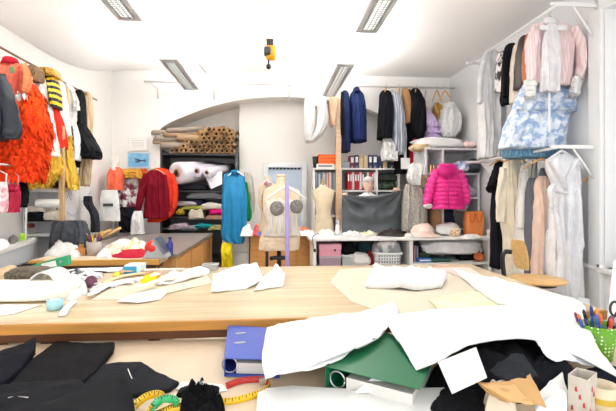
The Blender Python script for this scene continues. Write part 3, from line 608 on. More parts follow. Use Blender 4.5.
G('sheer_white_gown', 'sheer white gown at the far end of the upper right rail', 'gown', 5.35, [(50, 487, 494), (58, 482, 502), (75, 481, 504), (105, 479, 504), (135, 480, 503), (158, 480, 500)], .25, mat('#e2e2e4', 'tulle', alpha=.9), [[(484, 60, 7), (481, 80, 8), (480, 104, 8)]], folds=9, amp=.07)
G('dark_lace_blouse', 'dark lace blouse end showing right of the pink blouse cuff', 'blouse', 4.32, [(60, 576, 580), (75, 575, 584), (90, 574, 587), (94, 576, 586)], .12, mat('#2d2733'), folds=5)
# ================================================================ RIGHT LOWER RAIL
SAT = mat('#e9e9ed', 'satin', .5)
t = G('wedding_dress', 'white wedding dress with draped skirt in front on the lower right rail', 'dress', 4.05, [(154, 557, 566), (158, 549, 576), (163, 545.5, 579), (170, 547, 578.5), (180, 552, 578), (190, 555, 576), (196, 554, 576.5), (210, 552, 577.5), (235, 550, 578), (262, 549, 578), (288, 551, 578), (299, 556, 577)], .2, SAT, folds=12, amp=.1, sub=lambda t: None)
for x0_, x1_, y0_, y1_, w_ in ((548.5, 564, 160, 187, 4), (576, 564, 159, 187, 4)): sleeve_px([(x0_, y0_, w_), ((x0_+x1_)/2, (y0_+y1_)/2, w_), (x1_, y1_, w_)], 3.94, 2, flat=.3).build('draped_strap', SAT, t)
petals([(157, 574, 579), (168, 575, 580)], 4.0, .08, 40, .03, 77).build('lace_cap', SAT, t, kind='stuff')
sleeve_px([(554, 191, 5), (560, 192.5, 6), (570, 192.5, 6), (577, 190.5, 5)], 3.95, 5, flat=.4).build('waistband', SAT, t)
sleeve_px([(553, 184, 3), (550, 191, 5), (551, 200, 4), (552, 208, 2)], 3.93, 8, flat=.5).build('bow', SAT, t)
for k, (xa_, xb_) in enumerate(((554, 560), (560, 563), (567, 564), (574, 567))):
    sleeve_px([(xa_, 205, 3), (xb_, 245, 4), (xb_-3, 275, 5), (xb_-6, 292, 3)], 3.93, k).build('drape', SAT, t)
G('blush_dress', 'long blush pink dress left of the wedding dress', 'dress', 4.3, [(176, 540, 544), (182, 537, 547), (200, 536, 549), (230, 535, 553), (278, 533, 556)], .2, mat('#e3c6b5'), folds=8, amp=.06)
G('slate_dress', 'long slate grey dress on thin straps on the lower right rail', 'dress', 4.45, [(178, 530, 537), (190, 527, 538), (220, 526.5, 537), (278, 525, 537)], .2, mat('#62656f'), folds=7, amp=.06, sub=lambda t: [M().tube([P(x, 180, 4.42), P(x+dx, 168, 4.42), P(x+dx+1, 160, 4.45)], .006).build('strap', mat('#5b5e68'), t) for x, dx in ((531, 1), (536, 0))])
G('grey_camisole', 'dark grey camisole top half hidden behind the wedding dress', 'camisole', 4.35, [(168, 541, 552), (176, 540, 554), (188, 543, 554)], .12, mat('#4a4b57', 'satin'), folds=4)
G('white_jacket', 'white jacket between the cream coat and the slate dress', 'jacket', 4.58, [(163, 524, 534), (168, 521, 537), (190, 520, 536), (215, 518, 534), (275, 517, 533)], .22, mat('#e2ded8'), [[(523, 172, 7), (521, 200, 8), (520, 228, 7)]], folds=5)
G('cream_coat', 'long cream coat with sleeves on the lower right rail', 'coat', 4.8, [(158, 509, 520), (163, 504, 526), (180, 503, 527), (210, 502, 526), (240, 505, 527), (278, 506, 528)], .24, mat('#e3d8c3'), [[(505, 168, 9), (501, 195, 10), (499, 222, 8)]], folds=7)
G('black_flared_dress', 'black dress with short flared sleeves at the far end of the lower right rail', 'dress', 5.15, [(161, 499, 508), (166, 494, 512), (185, 493, 512), (210, 492, 510), (240, 492, 510), (268, 492, 509)], .2, mat('#15161d'), [[(498, 166, 9), (493, 178, 12), (490, 189, 14)]], folds=7)
hanger('wooden hanger poking out left of the wedding dress shoulder', 541, 159, 4.22, 34, 10, HW, ZRL+.01)
hanger('wooden hanger over the black dress with flared sleeves', 500, 160, 5.1, 22, 6, HW, ZRL+.01)
hanger('wooden hanger over the cream coat on the lower right rail', 515, 157.5, 4.76, 22, 4.5, HW, ZRL+.01)
hanger('white hanger holding the wedding dress', 562, 151, 4.02, 28, 9, PLW, ZRL+.01)
hanger('empty wooden hanger on the right wall below the white bracket', 591, 176, 4.05, 34, 14, HW, 2.0-.12)
# ================================================================ NICHE: TUBES, ROLLS, FABRIC
KRAFT = mat('#b58d5e', 'paper'); KR2 = mat('#8a6a48', 'paper'); HOLE = mat('#2a2320', 'paper')
zs = nz_[0]; tn = 0
def tube_obj(a, b, r, m, label, group):
    a, b = Vector(a), Vector(b); t = M(); n = 14; d = (b-a).normalized(); u = d.cross(Vector((0, 0, 1))).normalized(); w = u.cross(d)
    def rg(p, q): return [p+(u*math.cos(2*PI*j/n)+w*math.sin(2*PI*j/n))*q for j in range(n)]
    t.rings([rg(a+d*.18, r*.72), rg(a, r*.72), rg(a, r), rg(b, r), rg(b, r*.7)], (True, True))
    o = t.build('cardboard_tube', m, None, label=label, cat='tube', group=group)
    M().rings([rg(a+d*.06, r*.71), rg(a+d*.065, r*.71)]).build('hollow_end', HOLE, o)
    return o
def rnd(a, b): return R.uniform(a, b)
GT = 'cardboard tubes in the niche'
LAB = 'brown cardboard tube with open end facing out on the top shelf of the arched niche'
r_ = .042; xr = xs-.06; row = 0
for row in range(6):
    cnt = 15 - row*2 if row else 15
    for k in range(cnt):
        X = xr-.045-k*.088-(row % 2)*.044-max(0, 0)
        Z = zs+.045+row*.074
        if X < NX0+.15+row*.1: continue
        tube_obj((X+rnd(-.006, .006), 7.42+rnd(-.07, .06), Z), (X+rnd(-.03, .03), 8.05, Z+rnd(-.005, .01)), r_*rnd(.85, 1), KRAFT if R.random() < .7 else KR2, LAB, GT)
LAB2 = 'long paper wrapped roll lying crosswise on the heap of cardboard tubes'
for k in range(13):
    x0_ = P(152+R.random()*26, 150-k*1.9, 7.4); z0_ = P(160, 146-k*1.3, 7.35).z; ln = rnd(.5, .75)
    tube_obj((x0_.x, 7.34+.02*(k % 3), z0_), (x0_.x+ln, 7.6+.03*(k % 4), z0_+rnd(0, .12)), rnd(.03, .05), mat('#a98c6c', 'paper') if k % 2 else mat('#9b8f82', 'paper'), LAB2, 'wrapped rolls on the tube heap')
LAB3 = 'slanting cardboard tube at the top right of the tube heap'
for k in range(10):
    X = xr-.08-k*.085; zz = zs+.50-abs(k-3)*.035
    tube_obj((X-.22, 7.45+.01*k, zz-.1), (X+.08, 8.0, zz+.06), rnd(.032, .042), KRAFT, LAB3, 'slanting tubes on the tube heap')
RW = mat('#eeeaf2', 'satin', .5); RP = mat('#e9dcee', 'satin', .5)
def roll(name, label, a, b, r, m):
    a, b = Vector(a), Vector(b); d = (b-a).normalized(); u = d.cross(Vector((0, 0, 1))).normalized(); w = u.cross(d); n = 28
    def rg(p, q): return [p+(u*math.cos(2*PI*j/n)+w*math.sin(2*PI*j/n))*q for j in range(n)]
    t = thing(name, label, 'fabric roll', (a+b)/2)
    M().rings([rg(a+d*.02, r*.35), rg(a, r*.4), rg(a, r*.97), rg(a+d*.02, r), rg(b, r)]).build('fabric', m, t)
    c = M().rings([rg(a-d*.015, r*.28), rg(a-d*.02, r*.36), rg(a+d*.05, r*.36)]).build('core_tube', KRAFT, t); M().rings([rg(a-d*.018, r*.27), rg(a-d*.017, r*.27)]).build('core_hole', HOLE, c)
def pr(x, y, Y): return P(x, y, Y)
roll('fabric_roll', 'thickest white fabric roll on the niche shelf, nearest the red sweater', pr(177, 173, 7.2), pr(212, 171, 8.0), .19, RW)
roll('fabric_roll', 'white fabric roll between the thick roll and the small front roll', pr(197, 171, 7.28), pr(222, 168.5, 8.0), .11, RP)
roll('fabric_roll', 'thin white fabric roll nearest the blue dress in the niche', pr(207, 172.5, 7.15), pr(231, 168, 7.9), .085, RW)
w = [P(205, 176, 7.3), P(222, 171, 7.3), P(222, 184, 7.25), P(211, 189, 7.22)]
M().prism(w, (0, .02, 0)).build('fabric_flap', RW, None, smooth=False, bevel=.004, label='white fabric end hanging off the rolls beside the blue dress', cat='fabric')
folded('folded_fabric', 'dark folded fabric under the white rolls in the niche', 'fabric', 176, 184, 206, 190, 7.45, .5, mat('#33343d'), seed=1)
folded('folded_fabric', 'folded navy fabric on the shelf under the rolls, left of the blue dress', 'fabric', 183, 199, 203, 205, 7.45, .5, mat('#283046'), seed=21)
folded('folded_fabric', 'grey rolled fabric on the middle niche shelf', 'fabric', 186, 193, 221, 199, 7.42, .5, mat('#7f8086'), seed=2)
folded('folded_fabric', 'pale grey folded fabric above the green one in the niche', 'fabric', 171, 201, 196, 206, 7.4, .5, mat('#cdbfc6'), seed=3)
folded('folded_fabric', 'lime green folded fabric on the niche shelf', 'fabric', 180, 206, 207, 210, 7.38, .5, mat('#b9bd54'), seed=4)
folded('folded_fabric', 'white folded fabric hanging over the shelf edge, right of the lime one', 'fabric', 200, 203, 221, 210, 7.36, .5, mat('#eae2d6'), seed=5)
folded('folded_fabric', 'hot pink folded fabric beside the blue dress in the niche', 'fabric', 209, 208, 224, 215, 7.36, .5, mat('#d9227c'), seed=6)
folded('folded_fabric', 'cream crumpled fabric below the lime fabric', 'fabric', 188, 209, 203, 220, 7.34, .4, mat('#d9cdb9'), seed=7)
folded('folded_fabric', 'peach folded fabric below the hot pink one', 'fabric', 205, 215, 222, 220, 7.36, .4, mat('#d7a58e'), seed=8)
folded('folded_fabric', 'pale lilac folded fabric low in the niche next to the red sweater', 'fabric', 168, 224, 187, 230, 7.3, .4, mat('#c7b5c4'), seed=9)
folded('folded_fabric', 'teal folded fabric low in the niche', 'fabric', 194, 224, 212, 229, 7.3, .4, mat('#1f8f92'), seed=10)
folded('folded_fabric', 'grey folded fabric low in the niche beside the teal one', 'fabric', 180, 226, 196, 231, 7.28, .3, mat('#9a97a0'), seed=11)
folded('folded_fabric', 'mustard fabric edge hanging over the shelf beside the red sweater', 'fabric', 176, 209, 183, 215, 7.34, .3, mat('#c9a83b'), seed=12)
folded('folded_fabric', 'yellow green rolled fabric low in the niche beside the blue dress', 'fabric', 208, 226, 224, 231, 7.26, .3, mat('#a9a36a'), seed=13)
# ================================================================ CLOTHES IN FRONT OF THE NICHE
G('red_sweater', 'dark red knitted sweater hanging in front of the niche', 'sweater', 6.95, [(170, 151, 158), (174, 146.5, 163), (185, 146, 165), (205, 144.5, 167), (218, 143.5, 168.5)], .22, mat('#7a1023'), [[(147, 174, 7), (142, 192, 7.5), (138.5, 210, 6)], [(163, 175, 6), (166.5, 195, 6.5), (167.5, 212, 6)]], folds=8, amp=.06)
G('red_orange_coat', 'orange red coat behind the dark red sweater', 'coat', 7.12, [(168, 155, 163), (172, 152, 170), (190, 151, 175), (205, 150, 176), (216, 148, 172), (222, 148, 160)], .2, mat('#e9412b'), [[(170, 174, 8), (174, 190, 8.5), (173, 208, 8)]], folds=6)
hanger('wooden hanger in the neck of the dark red sweater', 155, 169, 6.95, 20, 5, HW, P(155, 162, 6.95).z)
G('blue_dress', 'bright blue sleeveless dress hanging at the right end of the niche', 'dress', 6.6, [(172, 231, 238), (175, 224, 244), (182, 223, 245.5), (200, 222, 247), (220, 221.5, 247), (238, 222, 245), (243, 233, 244)], .22, mat('#1583b8', 'satin', .55), folds=7, amp=.06, collar=(235, 170, 10, 4, mat('#1174a5')))
G('green_garment', 'green garment behind the bright blue dress', 'garment', 6.85, [(182, 244, 247), (200, 244, 250), (215, 243, 252), (221, 244, 250)], .15, mat('#1f8a4c'), folds=4)
G('grey_garment', 'beige grey garment showing between the blue dress and the mannequin', 'garment', 7.0, [(172, 244, 249), (180, 244, 253), (200, 246, 255), (212, 248, 254)], .15, mat('#b9b3a6'), folds=5)
hanger('white hanger holding the bright blue dress', 236, 171, 6.55, 16, 5, PLW, P(236, 163, 6.55).z)
G('yellow_cloth', 'yellow cloth hanging below the bright blue dress', 'cloth', 6.5, [(243, 222, 232), (250, 221, 232), (262, 222, 233), (272, 220, 234)], .18, mat('#e7d326'), folds=6, amp=.08)
# pictures on the back wall
def picture(name, label, x0, y0, x1, y1, Y, m, art=None):
    t = thing(name, label, 'picture', P((x0+x1)/2, y1, Y)); X0_, a, Z0_, X1_, b, Z1_ = bx(x0, y0, x1, y1, Y, .02)
    M().box(X0_, a, Z0_, X1_, b, Z1_).build('frame', mat('#e7e5e2', 'plain'), t, smooth=False, bevel=.004)
    M().box(X0_+.02, a-.003, Z0_+.02, X1_-.02, a+.004, Z1_-.02).build('print', m, t, smooth=False)
    if art: art(t, X0_, X1_, Z0_, Z1_, a-.006)
def swim(t, X0_, X1_, Z0_, Z1_, y):
    w, h = X1_-X0_, Z1_-Z0_; f = lambda u, v: (X0_+u*w, y, Z0_+v*h)
    q = [f(.3, .62), f(.4, .56), f(.52, .5), f(.64, .45), f(.74, .5), f(.8, .55)]
    M().tube(q, [.012, .02, .028, .024, .016, .01], 8, flat=.3).tube([f(.55, .45), f(.45, .36), f(.36, .4)], .01, 6).tube([f(.74, .5), f(.82, .4)], .01, 6).build('swimming_figure', mat('#22323f', 'paper'), t)
picture('blue_picture', 'blue picture of a swimming figure on the wall left of the niche', 127, 152, 150, 168, 7.46, mat('#6aa6cf', 'blotch', hex2='#83b7d8', scale=5), swim)
def lines(t, X0_, X1_, Z0_, Z1_, y):
    m = M(); w, h = X1_-X0_, Z1_-Z0_
    for v in (.75, .6, .5, .4, .28): m.box(X0_+w*.2, y, Z0_+h*v, X0_+w*.8, y+.002, Z0_+h*v+.008)
    m.build('text_lines', mat('#b9b4b0', 'paper'), t, smooth=False)
picture('certificate', 'pale framed certificate on the wall above the blue picture', 128, 137.5, 148, 151, 7.46, mat('#ece8e4', 'paper'), lines)
# clothes under the pictures
G('patterned_blouse', 'white blouse with dark red and black patches hanging under the blue picture', 'blouse', 7.2, [(176, 124, 136), (180, 119, 139), (195, 118, 140), (211, 119, 141)], .2, mat('#f2efef', 'blotch', hex2='#7c2340', scale=8), folds=7)
G('gold_scarf', 'golden cloth draped over the patterned blouse', 'scarf', 7.1, [(169, 121, 140), (173, 119, 142), (178, 122, 142)], .15, mat('#cf9a3d'), folds=7)
G('rust_cloth', 'rust red cloth hanging beside the golden cloth under the blue picture', 'cloth', 7.25, [(169, 138, 147), (176, 138, 147), (190, 139, 145)], .12, mat('#c5502b'), folds=4)
t = thing('coral_mannequin', 'small white mannequin head and neck wearing coral cloth by the left back corner', 'mannequin', P(115, 190, 6.9)); MW = mat('#f0ebe3', 'plain')
loft_px([(156, 112, 117.5), (158, 111, 119), (163, 112, 119), (166, 113, 117), (168, 112, 118), (172, 110, 121), (190, 110, 121)], 6.95, .16, 2, .0).build('form', MW, t)
M().tube([P(115, 190, 6.95), P(115, 240, 6.95)], .02).build('pole', STEEL, t)
G('coral_blouse', 'coral blouse worn by the small white mannequin by the left corner', 'blouse', 6.95, [(167, 111, 119), (171, 109, 122), (180, 108, 123), (190, 108, 123)], .24, mat('#ee6d4f'), folds=6)
bg_ = G('garment_bag', 'white cloth bag with small dark printed mark hanging left of the patterned blouse', 'bag', 6.6, [(190, 102, 117), (194, 101, 118), (208, 99.5, 119.5), (221, 98, 120.5)], .1, mat('#f0f0ee'), folds=3, amp=.008, sub=lambda t: M().box(*bx(103, 203.5, 113, 206.5, 6.52, .006)).build('printed_mark', mat('#4a4a4c', 'paper'), t, smooth=False))
G('black_garment', 'black garment showing between white bag and red sweater', 'garment', 7.0, [(207, 120, 137), (215, 119, 138), (232, 120, 137)], .2, BLK2, folds=5)
G('white_garment', 'white skirt hanging below the black garment near the red sweater', 'skirt', 6.7, [(211, 134, 142), (220, 132, 143), (234, 131, 144)], .2, WHITE, folds=5)
# ================================================================ LEFT WALL CORNER
pw = mat('#dcdcdf', 'plain'); xw = XL+.3
t = thing('side_shelving', 'white shelf unit on the left wall behind the lingerie', 'shelf', (-2.7, 5.05, 0)); ys0, ys1 = 4.9, 5.22
for z in (1.78, 1.40, 1.08, .6): M().box(XL+.01, ys0, z-.03, xw, ys1, z).build('shelf', pw, t, smooth=False, bevel=.003)
M().box(XL+.01, ys1-.02, 0, xw, ys1, 1.85).build('back_panel', mat('#c5c6c9', 'plain'), t, smooth=False)
M().box(XL+.01, ys0, 0, XL+.05, ys0+.04, 1.85).build('upright', pw, t, smooth=False); M().box(xw-.04, ys1-.06, 0, xw, ys1-.02, 1.85).build('upright', pw, t, smooth=False)
a = P(60, 150, 4.86); st('trim_6', M().box(a.x, 4.83, 0, a.x+.045, 4.88, 2.3), mat('#c9a579', 'wood'))
folded('black_cloth', 'long black folded cloth on the upper shelf by the wood post', 'cloth', 26, 177, 59, 187, 4.86, .3, BLK2, seed=3)
folded('white_cloth', 'white folded cloth below the long black cloth', 'cloth', 29, 187.5, 57, 192, 4.87, .3, WHITE, seed=4)
roll('paper_roll', 'white paper roll lying on the shelf by the wood post', P(36, 203, 4.82), P(60, 203, 4.85), .045, PAPER)
folded('cream_cloth', 'cream cloth heap between shelf boards left of the wood post', 'cloth', 26, 206, 43, 213, 4.86, .3, mat('#e6dccf'), seed=6)
folded('black_towel', 'black wrinkled cloth on the lower shelf left of the grey jacket chair', 'cloth', 24, 212, 43, 222, 4.83, .3, BLK2, seed=7)
folded('beige_cloth', 'beige lace cloth right of the black wrinkled cloth', 'cloth', 43, 211, 54, 221, 4.84, .3, mat('#ddd3c6'), seed=8)
bxm = lambda *a, **k: M().box(*bx(*a, **k))
M().box(*bx(25, 224, 30, 228, 4.86, .1)).build('red_box', mat('#7d2b23', 'plain'), None, smooth=False, bevel=.006, label='small dark red box on the lower shelf at left', cat='box')
# bench clutter
t = thing('green_box', 'small lime green box on the white bench', 'box', PZ(26, 240, 1.05)); p = PZ(20, 241, 1.05); q = PZ(32, 239, 1.05)
M().box(p.x, p.y, 1.052, q.x, p.y+.12, 1.12).build('carton', mat('#9fd61f', 'plain'), t, smooth=False, bevel=.004); M().box(p.x-.003, p.y-.003, 1.10, q.x+.003, p.y+.123, 1.123).build('lid', mat('#b4e63a', 'plain'), t, smooth=False, bevel=.004)
pile('grey_cloth', 'grey knotted cloth on the white bench left of the green box', 'cloth', [(8, 241), (14, 238), (18, 240), (16, 243), (9, 244)], 1.05, .06, mat('#77756f'), 5)
pile('white_fabric', 'white tangled cloth on the white bench at the left edge', 'cloth', [(-8, 246), (2, 242), (10, 245), (4, 250), (-6, 252)], 1.05, .06, WHITE, 6)
# papers on left wall
def wallpaper(label, px0, px1, yt, yb, m=PAPER, name='paper_pattern', mark=None):
    a = PW(px0, yt, XL+.012); b = PW(px1, yt, XL+.012); c = PW(px0, yb, XL+.012)
    t = M().box(XL+.004, a.y, c.z, XL+.012, b.y, a.z).build(name, m, None, smooth=False, label=label, cat='paper')
    if mark: M().tube([Vector((XL+.014, a.y+(b.y-a.y)*u, c.z+(a.z-c.z)*v)) for u, v in mark], .004, 5).build('drawn_line', mat('#a9a6d8', 'paper'), t)
wallpaper('pale sketch sheet pinned on the left wall beside the wood post', 65, 75, 182, 205, mark=[(.2, .3), (.5, .8), (.7, .4), (.3, .5), (.6, .2)])
wallpaper('long white pattern sheet pinned on the left wall above the grey jacket chair', 65, 79, 207, 232, mat('#e9e9ec', 'paper'), mark=[(.1, .8), (.5, .6), (.9, .75)])
wallpaper('white pattern sheet pinned on the left wall near the corner', 80, 93, 186, 206, mark=[(.1, .2), (.6, .5), (.8, .8)])
G('dark_trousers', 'dark grey cloth hanging on the left wall behind the white bag', 'cloth', 6.2, [(196, 84, 92), (204, 84.5, 93), (215, 91, 98), (232, 92, 99)], .1, mat('#33353c'), folds=4)
for k, (px, lab) in enumerate(((90, 'leftmost light wood stick leaning behind the grey jacket chair'), (95, 'middle light wood stick bundle leaning below the white bag'), (103, 'rightmost light wood stick leaning below the white bag'))):
    a = P(px, 238, 6.0); M().tube([a, a+Vector((.15+.03*k, .1, .08+.03*k))], .02, 8).build('wood_stick', PINE, None, label=lab, cat='stick')
# chair with grey jacket
c0 = PZ(70, 262, .48) if False else Vector((-2.02, 5.0, 0)); JX0, JX1 = P(50, 225, 4.9).x, P(88, 225, 4.9).x; cx = (JX0+JX1)/2
t = thing('work_chair', 'chair hidden under a grey jacket behind the sewing table', 'chair', (cx, 4.7, 0))
M().box(cx-.22, 4.5, .45, cx+.22, 4.9, .5).build('seat', mat('#3b3b3e'), t, bevel=.02); M().box(cx-.2, 4.9, .6, cx+.2, 4.93, P(70, 222, 4.9).z-.02).build('backrest', mat('#3b3b3e'), t, bevel=.012)
for dx in (-.18, .18):
    for y in (4.54, 4.88): M().tube([(cx+dx, y, 0), (cx+dx, y, .6 if y > 4.8 else .46)], .015).build('leg', BLK, t)
G('grey_jacket', 'charcoal grey jacket draped over the chair back behind the sewing table', 'jacket', 4.86, [(220.5, 55, 83), (222, 53, 86), (228, 51.5, 88), (240, 50, 90), (252, 49, 90)], .16, mat('#4b4e54'), folds=9, amp=.08)
# ================================================================ SEWING TABLE CLUTTER (z = .9)
pile('white_fabric', 'white fabric heap on the sewing table left of the pencil pot', 'fabric', [(44, 256), (52, 251), (66, 247), (78, 250), (80, 256.5), (60, 257)], ZT, .12, WHITE, 11, .5)
p = PZ(91, 256, ZT); t = thing('pencil_pot', 'clear pot full of pencils and pens on the sewing table', 'pot', p)
M().lathe([(.07, ZT+.002), (.078, ZT+.14), (.072, ZT+.14), (.066, ZT+.01)], (p.x, p.y+.08, 0), 22).build('pot', mat('#c9bdb8', 'plastic', alpha=.75), t)
for k in range(14):
    f = k*2.4; rr_ = .045; hh = .17+.05*R.random(); a = Vector((p.x+rr_*.4*math.cos(f), p.y+.08+rr_*.4*math.sin(f), ZT+.02)); b = Vector((p.x+rr_*1.6*math.cos(f), p.y+.08+rr_*1.4*math.sin(f), ZT+hh))
    M().tube([a, b, b+(b-a).normalized()*.015], [.0065, .0065, .002], 7).build('pencil', mat(['#2b2b30', '#8a2a2a', '#f0c53a', '#4c5a8a', '#efece7', '#6b4a7a'][k % 6], 'plastic'), t)
p = PZ(81, 255.5, ZT); t = thing('wooden_block', 'small orange wood stand left of the pencil pot', 'stand', p)
M().box(p.x-.06, p.y, ZT+.001, p.x+.04, p.y+.06, ZT+.07).build('block', mat('#c88742', 'wood'), t, smooth=False, bevel=.005); M().box(p.x-.03, p.y+.01, ZT+.07, p.x+.01, p.y+.05, ZT+.11).build('upper_block', mat('#b87a3a', 'wood'), t, smooth=False, bevel=.004)
pile('white_cloth', 'small white cloth right of the pencil pot', 'cloth', [(96, 258), (102, 252), (110, 255), (111, 258.5)], ZT, .07, WHITE, 13, .5)
pile('red_fabric', 'pile of red fabric pieces in the middle of the sewing table', 'fabric', [(108, 257), (118, 253), (134, 252), (146, 253), (146, 257), (128, 258.5)], ZT, .06, mat('#b8263a'), 14, .5)
pile('cream_fabric', 'cream crumpled fabric bowl shape left of the red fabric', 'fabric', [(105, 256), (108, 251), (120, 250.5), (122, 256), (112, 257)], ZT, .10, mat('#e5d6bd'), 15, .5)
pile('peach_fabric', 'peach and white fabric strips lying over the red fabric', 'fabric', [(120, 251), (128, 248), (146, 247), (150, 250), (140, 253)], ZT, .11, mat('#f1cfa0', 'blotch', hex2='#f4efe8', scale=9), 16, .5)
pile('white_paper', 'white torn paper behind the red fabric pile', 'paper', [(104, 248), (116, 243), (136, 243), (146, 245), (126, 249)], ZT, .07, PAPER, 17, .5)
p = PZ(142, 259, ZT); q = PZ(166, 259, ZT); t = thing('pattern_case', 'tilted grey case with red inside on the right end of the sewing table', 'case', (p+q)/2)
M().prism([Vector((p.x, p.y, ZT+.002)), Vector((q.x, p.y, ZT+.002)), Vector((q.x-.02, p.y, ZT+.06)), Vector((p.x+.12, p.y, ZT+.2))], (0, .22, 0)).build('shell', mat('#b9bcc0', 'plain'), t, smooth=False, bevel=.006)
M().ball((p.x+.09, p.y+.06, ZT+.1), .085, 16, (1, .8, .9)).build('red_pouch', mat('#df2f22', 'plastic'), t)
M().prism([Vector((p.x+.1, p.y-.01, ZT+.19)), Vector((p.x+.12, p.y-.01, ZT+.2)), Vector((q.x-.01, p.y-.01, ZT+.05)), Vector((q.x-.03, p.y-.01, ZT+.04))], (0, .24, 0)).build('lid_edge', mat('#8f9194', 'metal'), t, smooth=False)
t = thing('blue_bottle', 'small blue bottle at the right end of the sewing table', 'bottle', (q.x-.02, 4.3, ZT)); M().lathe([(.03, ZT+.002), (.032, ZT+.12), (.014, ZT+.15), (.014, ZT+.165)], (q.x-.02, 4.3, 0), 16).build('bottle', mat('#2f3f9a', 'plastic'), t)
M().lathe([(.017, ZT+.165), (.017, ZT+.19)], (q.x-.02, 4.3, 0), 14).build('cap', mat('#26305f', 'plastic'), t)
# ================================================================ MANNEQUINS
LIN = mat('#dccaae', 'cloth'); MY = 4.3
t = thing('dress_form', 'padded beige dress form on black stand behind the cutting table, in the centre', 'mannequin', P(282, 300, MY))
loft_px([(176, 276.5, 285.5), (183, 275.5, 286), (186, 273, 289), (190, 265, 298), (198, 262.5, 301), (212, 263, 300), (222, 265, 298), (232, 262, 300), (244, 259, 299), (248, 259.5, 298)], MY, .26, 2, .0, 1, rows=36).build('torso', LIN, t)
loft_px([(174.5, 277, 285.5), (177, 276, 286)], MY, .1, 2, 0, rows=4).build('neck_cap', mat('#d7c3a3', 'wood'), t)
c = P(279, 250, MY); M().tube([(c.x, MY, .04), (c.x, MY, c.z)], .022, 12).build('pole', BLK, t)
M().box(c.x-.07, MY-.03, c.z-.1, c.x+.08, MY+.03, c.z-.06).build('clamp', BLK, t, smooth=False, bevel=.01)
for dx in (-.075, .085): M().ball((c.x+dx, MY-.04, c.z-.08), .025, 12).build('knob', BLK, t)
for k in range(4): f = k*PI/2+.4; M().tube([(c.x, MY, .1), (c.x+.26*math.cos(f), MY+.26*math.sin(f), .02)], .018).build('leg', BLK, t)
G('ivory_petticoat', 'peach ivory padded skirt piece at the hips of the centre dress form', 'petticoat', MY, [(231, 263, 299), (238, 260, 300), (249, 258.5, 299)], .3, mat('#dfc8ae'), folds=8, amp=.02)
cu = mat('#6f6a66', 'blotch', hex2='#8e8984', scale=60)
def cups(t):
    for px, py, rr_ in ((277, 208.5, 7.6), (296.5, 206.5, 7)):
        a = P(px, py, MY-.15); M().ball(a, rr_*4.15/410, 18, (.95, .6, 1)).build('cup', cu, t, label='grey mesh cup')
    for px in (271, 276, 282, 291, 296): M().tube([P(px, 216, MY-.165), P(px+.5, 226, MY-.165), P(px, 233, MY-.17)], .006, 6).build('boning', mat('#dcd8d2', 'satin'), t)
G('ivory_corset', 'ivory satin corset with grey mesh cups on the centre dress form', 'corset', MY, [(188.5, 269, 296), (192, 264.5, 300), (203, 264, 300), (212, 263.5, 299.5), (222, 265.5, 298), (228, 264, 299), (235, 262, 301)], .31, mat('#ddd4c8', 'satin', .45), folds=9, amp=.02, sub=cups)
hanger('white hanger laid on the chest of the centre dress form', 286, 187, MY-.215, 42, 13, PLW, P(286, 182.5, MY-.2).z)
pts = [P(287, 183, MY-.235), P(287, 200, MY-.235), P(287.2, 225, MY-.225), P(287.3, 245, MY-.22), P(287, 275, MY-.22)]
M().tube(resample([tuple(p) for p in pts], 20), .02, 8, flat=.12).build('purple_tape', mat('#ae9bd8', 'satin'), None, label='long purple tape hanging down the front of the centre dress form', cat='tape')
t = thing('small_bust', 'beige cloth bust with wooden neck behind the long white table, left of the man', 'mannequin', P(323, 240, 6.5))
loft_px([(184, 320.5, 326), (187, 319, 327), (190, 313.5, 333), (194, 312.5, 334.5), (204, 315, 332), (213, 316.5, 330.5), (222, 315, 333), (238, 315, 334)], 6.6, .2, 2, 0, 2, rows=34).build('torso', mat('#d9c8ac'), t)
a = P(323, 184, 6.6); M().lathe([(.035, a.z-.02), (.04, a.z), (.02, a.z+.02), (.03, a.z+.06), (.008, a.z+.1)], (a.x, 6.6, 0), 18).build('neck_knob', mat('#a98f62', 'wood'), t)
M().tube([(a.x, 6.6, .05), (a.x, 6.6, 1.0)], .02).build('pole', BLK, t)
M().lathe([(.16, .005), (.15, .03), (.03, .06)], (a.x, 6.6, 0), 20).build('base', BLK, t)
t = thing('slim_form', 'pale slim mannequin half hidden left of the centre dress form', 'mannequin', P(263, 240, 5.2))
loft_px([(176, 264.5, 270), (181, 264, 271), (186, 259, 276), (192, 258, 278), (205, 259, 277), (216, 261, 276), (232, 258, 276)], 5.2, .2, 2, 0, 3, rows=30).build('torso', mat('#d8c8b0'), t)
M().tube([P(267, 232, 5.2), P(267, 300, 5.2)], .02).build('pole', BLK, t)
G('pink_scarf', 'small pink and white scarf round the neck of the slim mannequin', 'scarf', 5.18, [(180, 264.5, 270.5), (182, 263.5, 272), (185, 264, 271)], .18, mat('#d8718c', 'blotch', hex2='#f2e3e4', scale=25), folds=5)
G('brown_bag', 'brown leather pouch hanging left of the ivory corset', 'bag', 5.0, [(190, 264, 268), (196, 262, 269), (207, 262, 268), (212, 263, 267)], .1, mat('#7a4e36', 'satin'), folds=3)
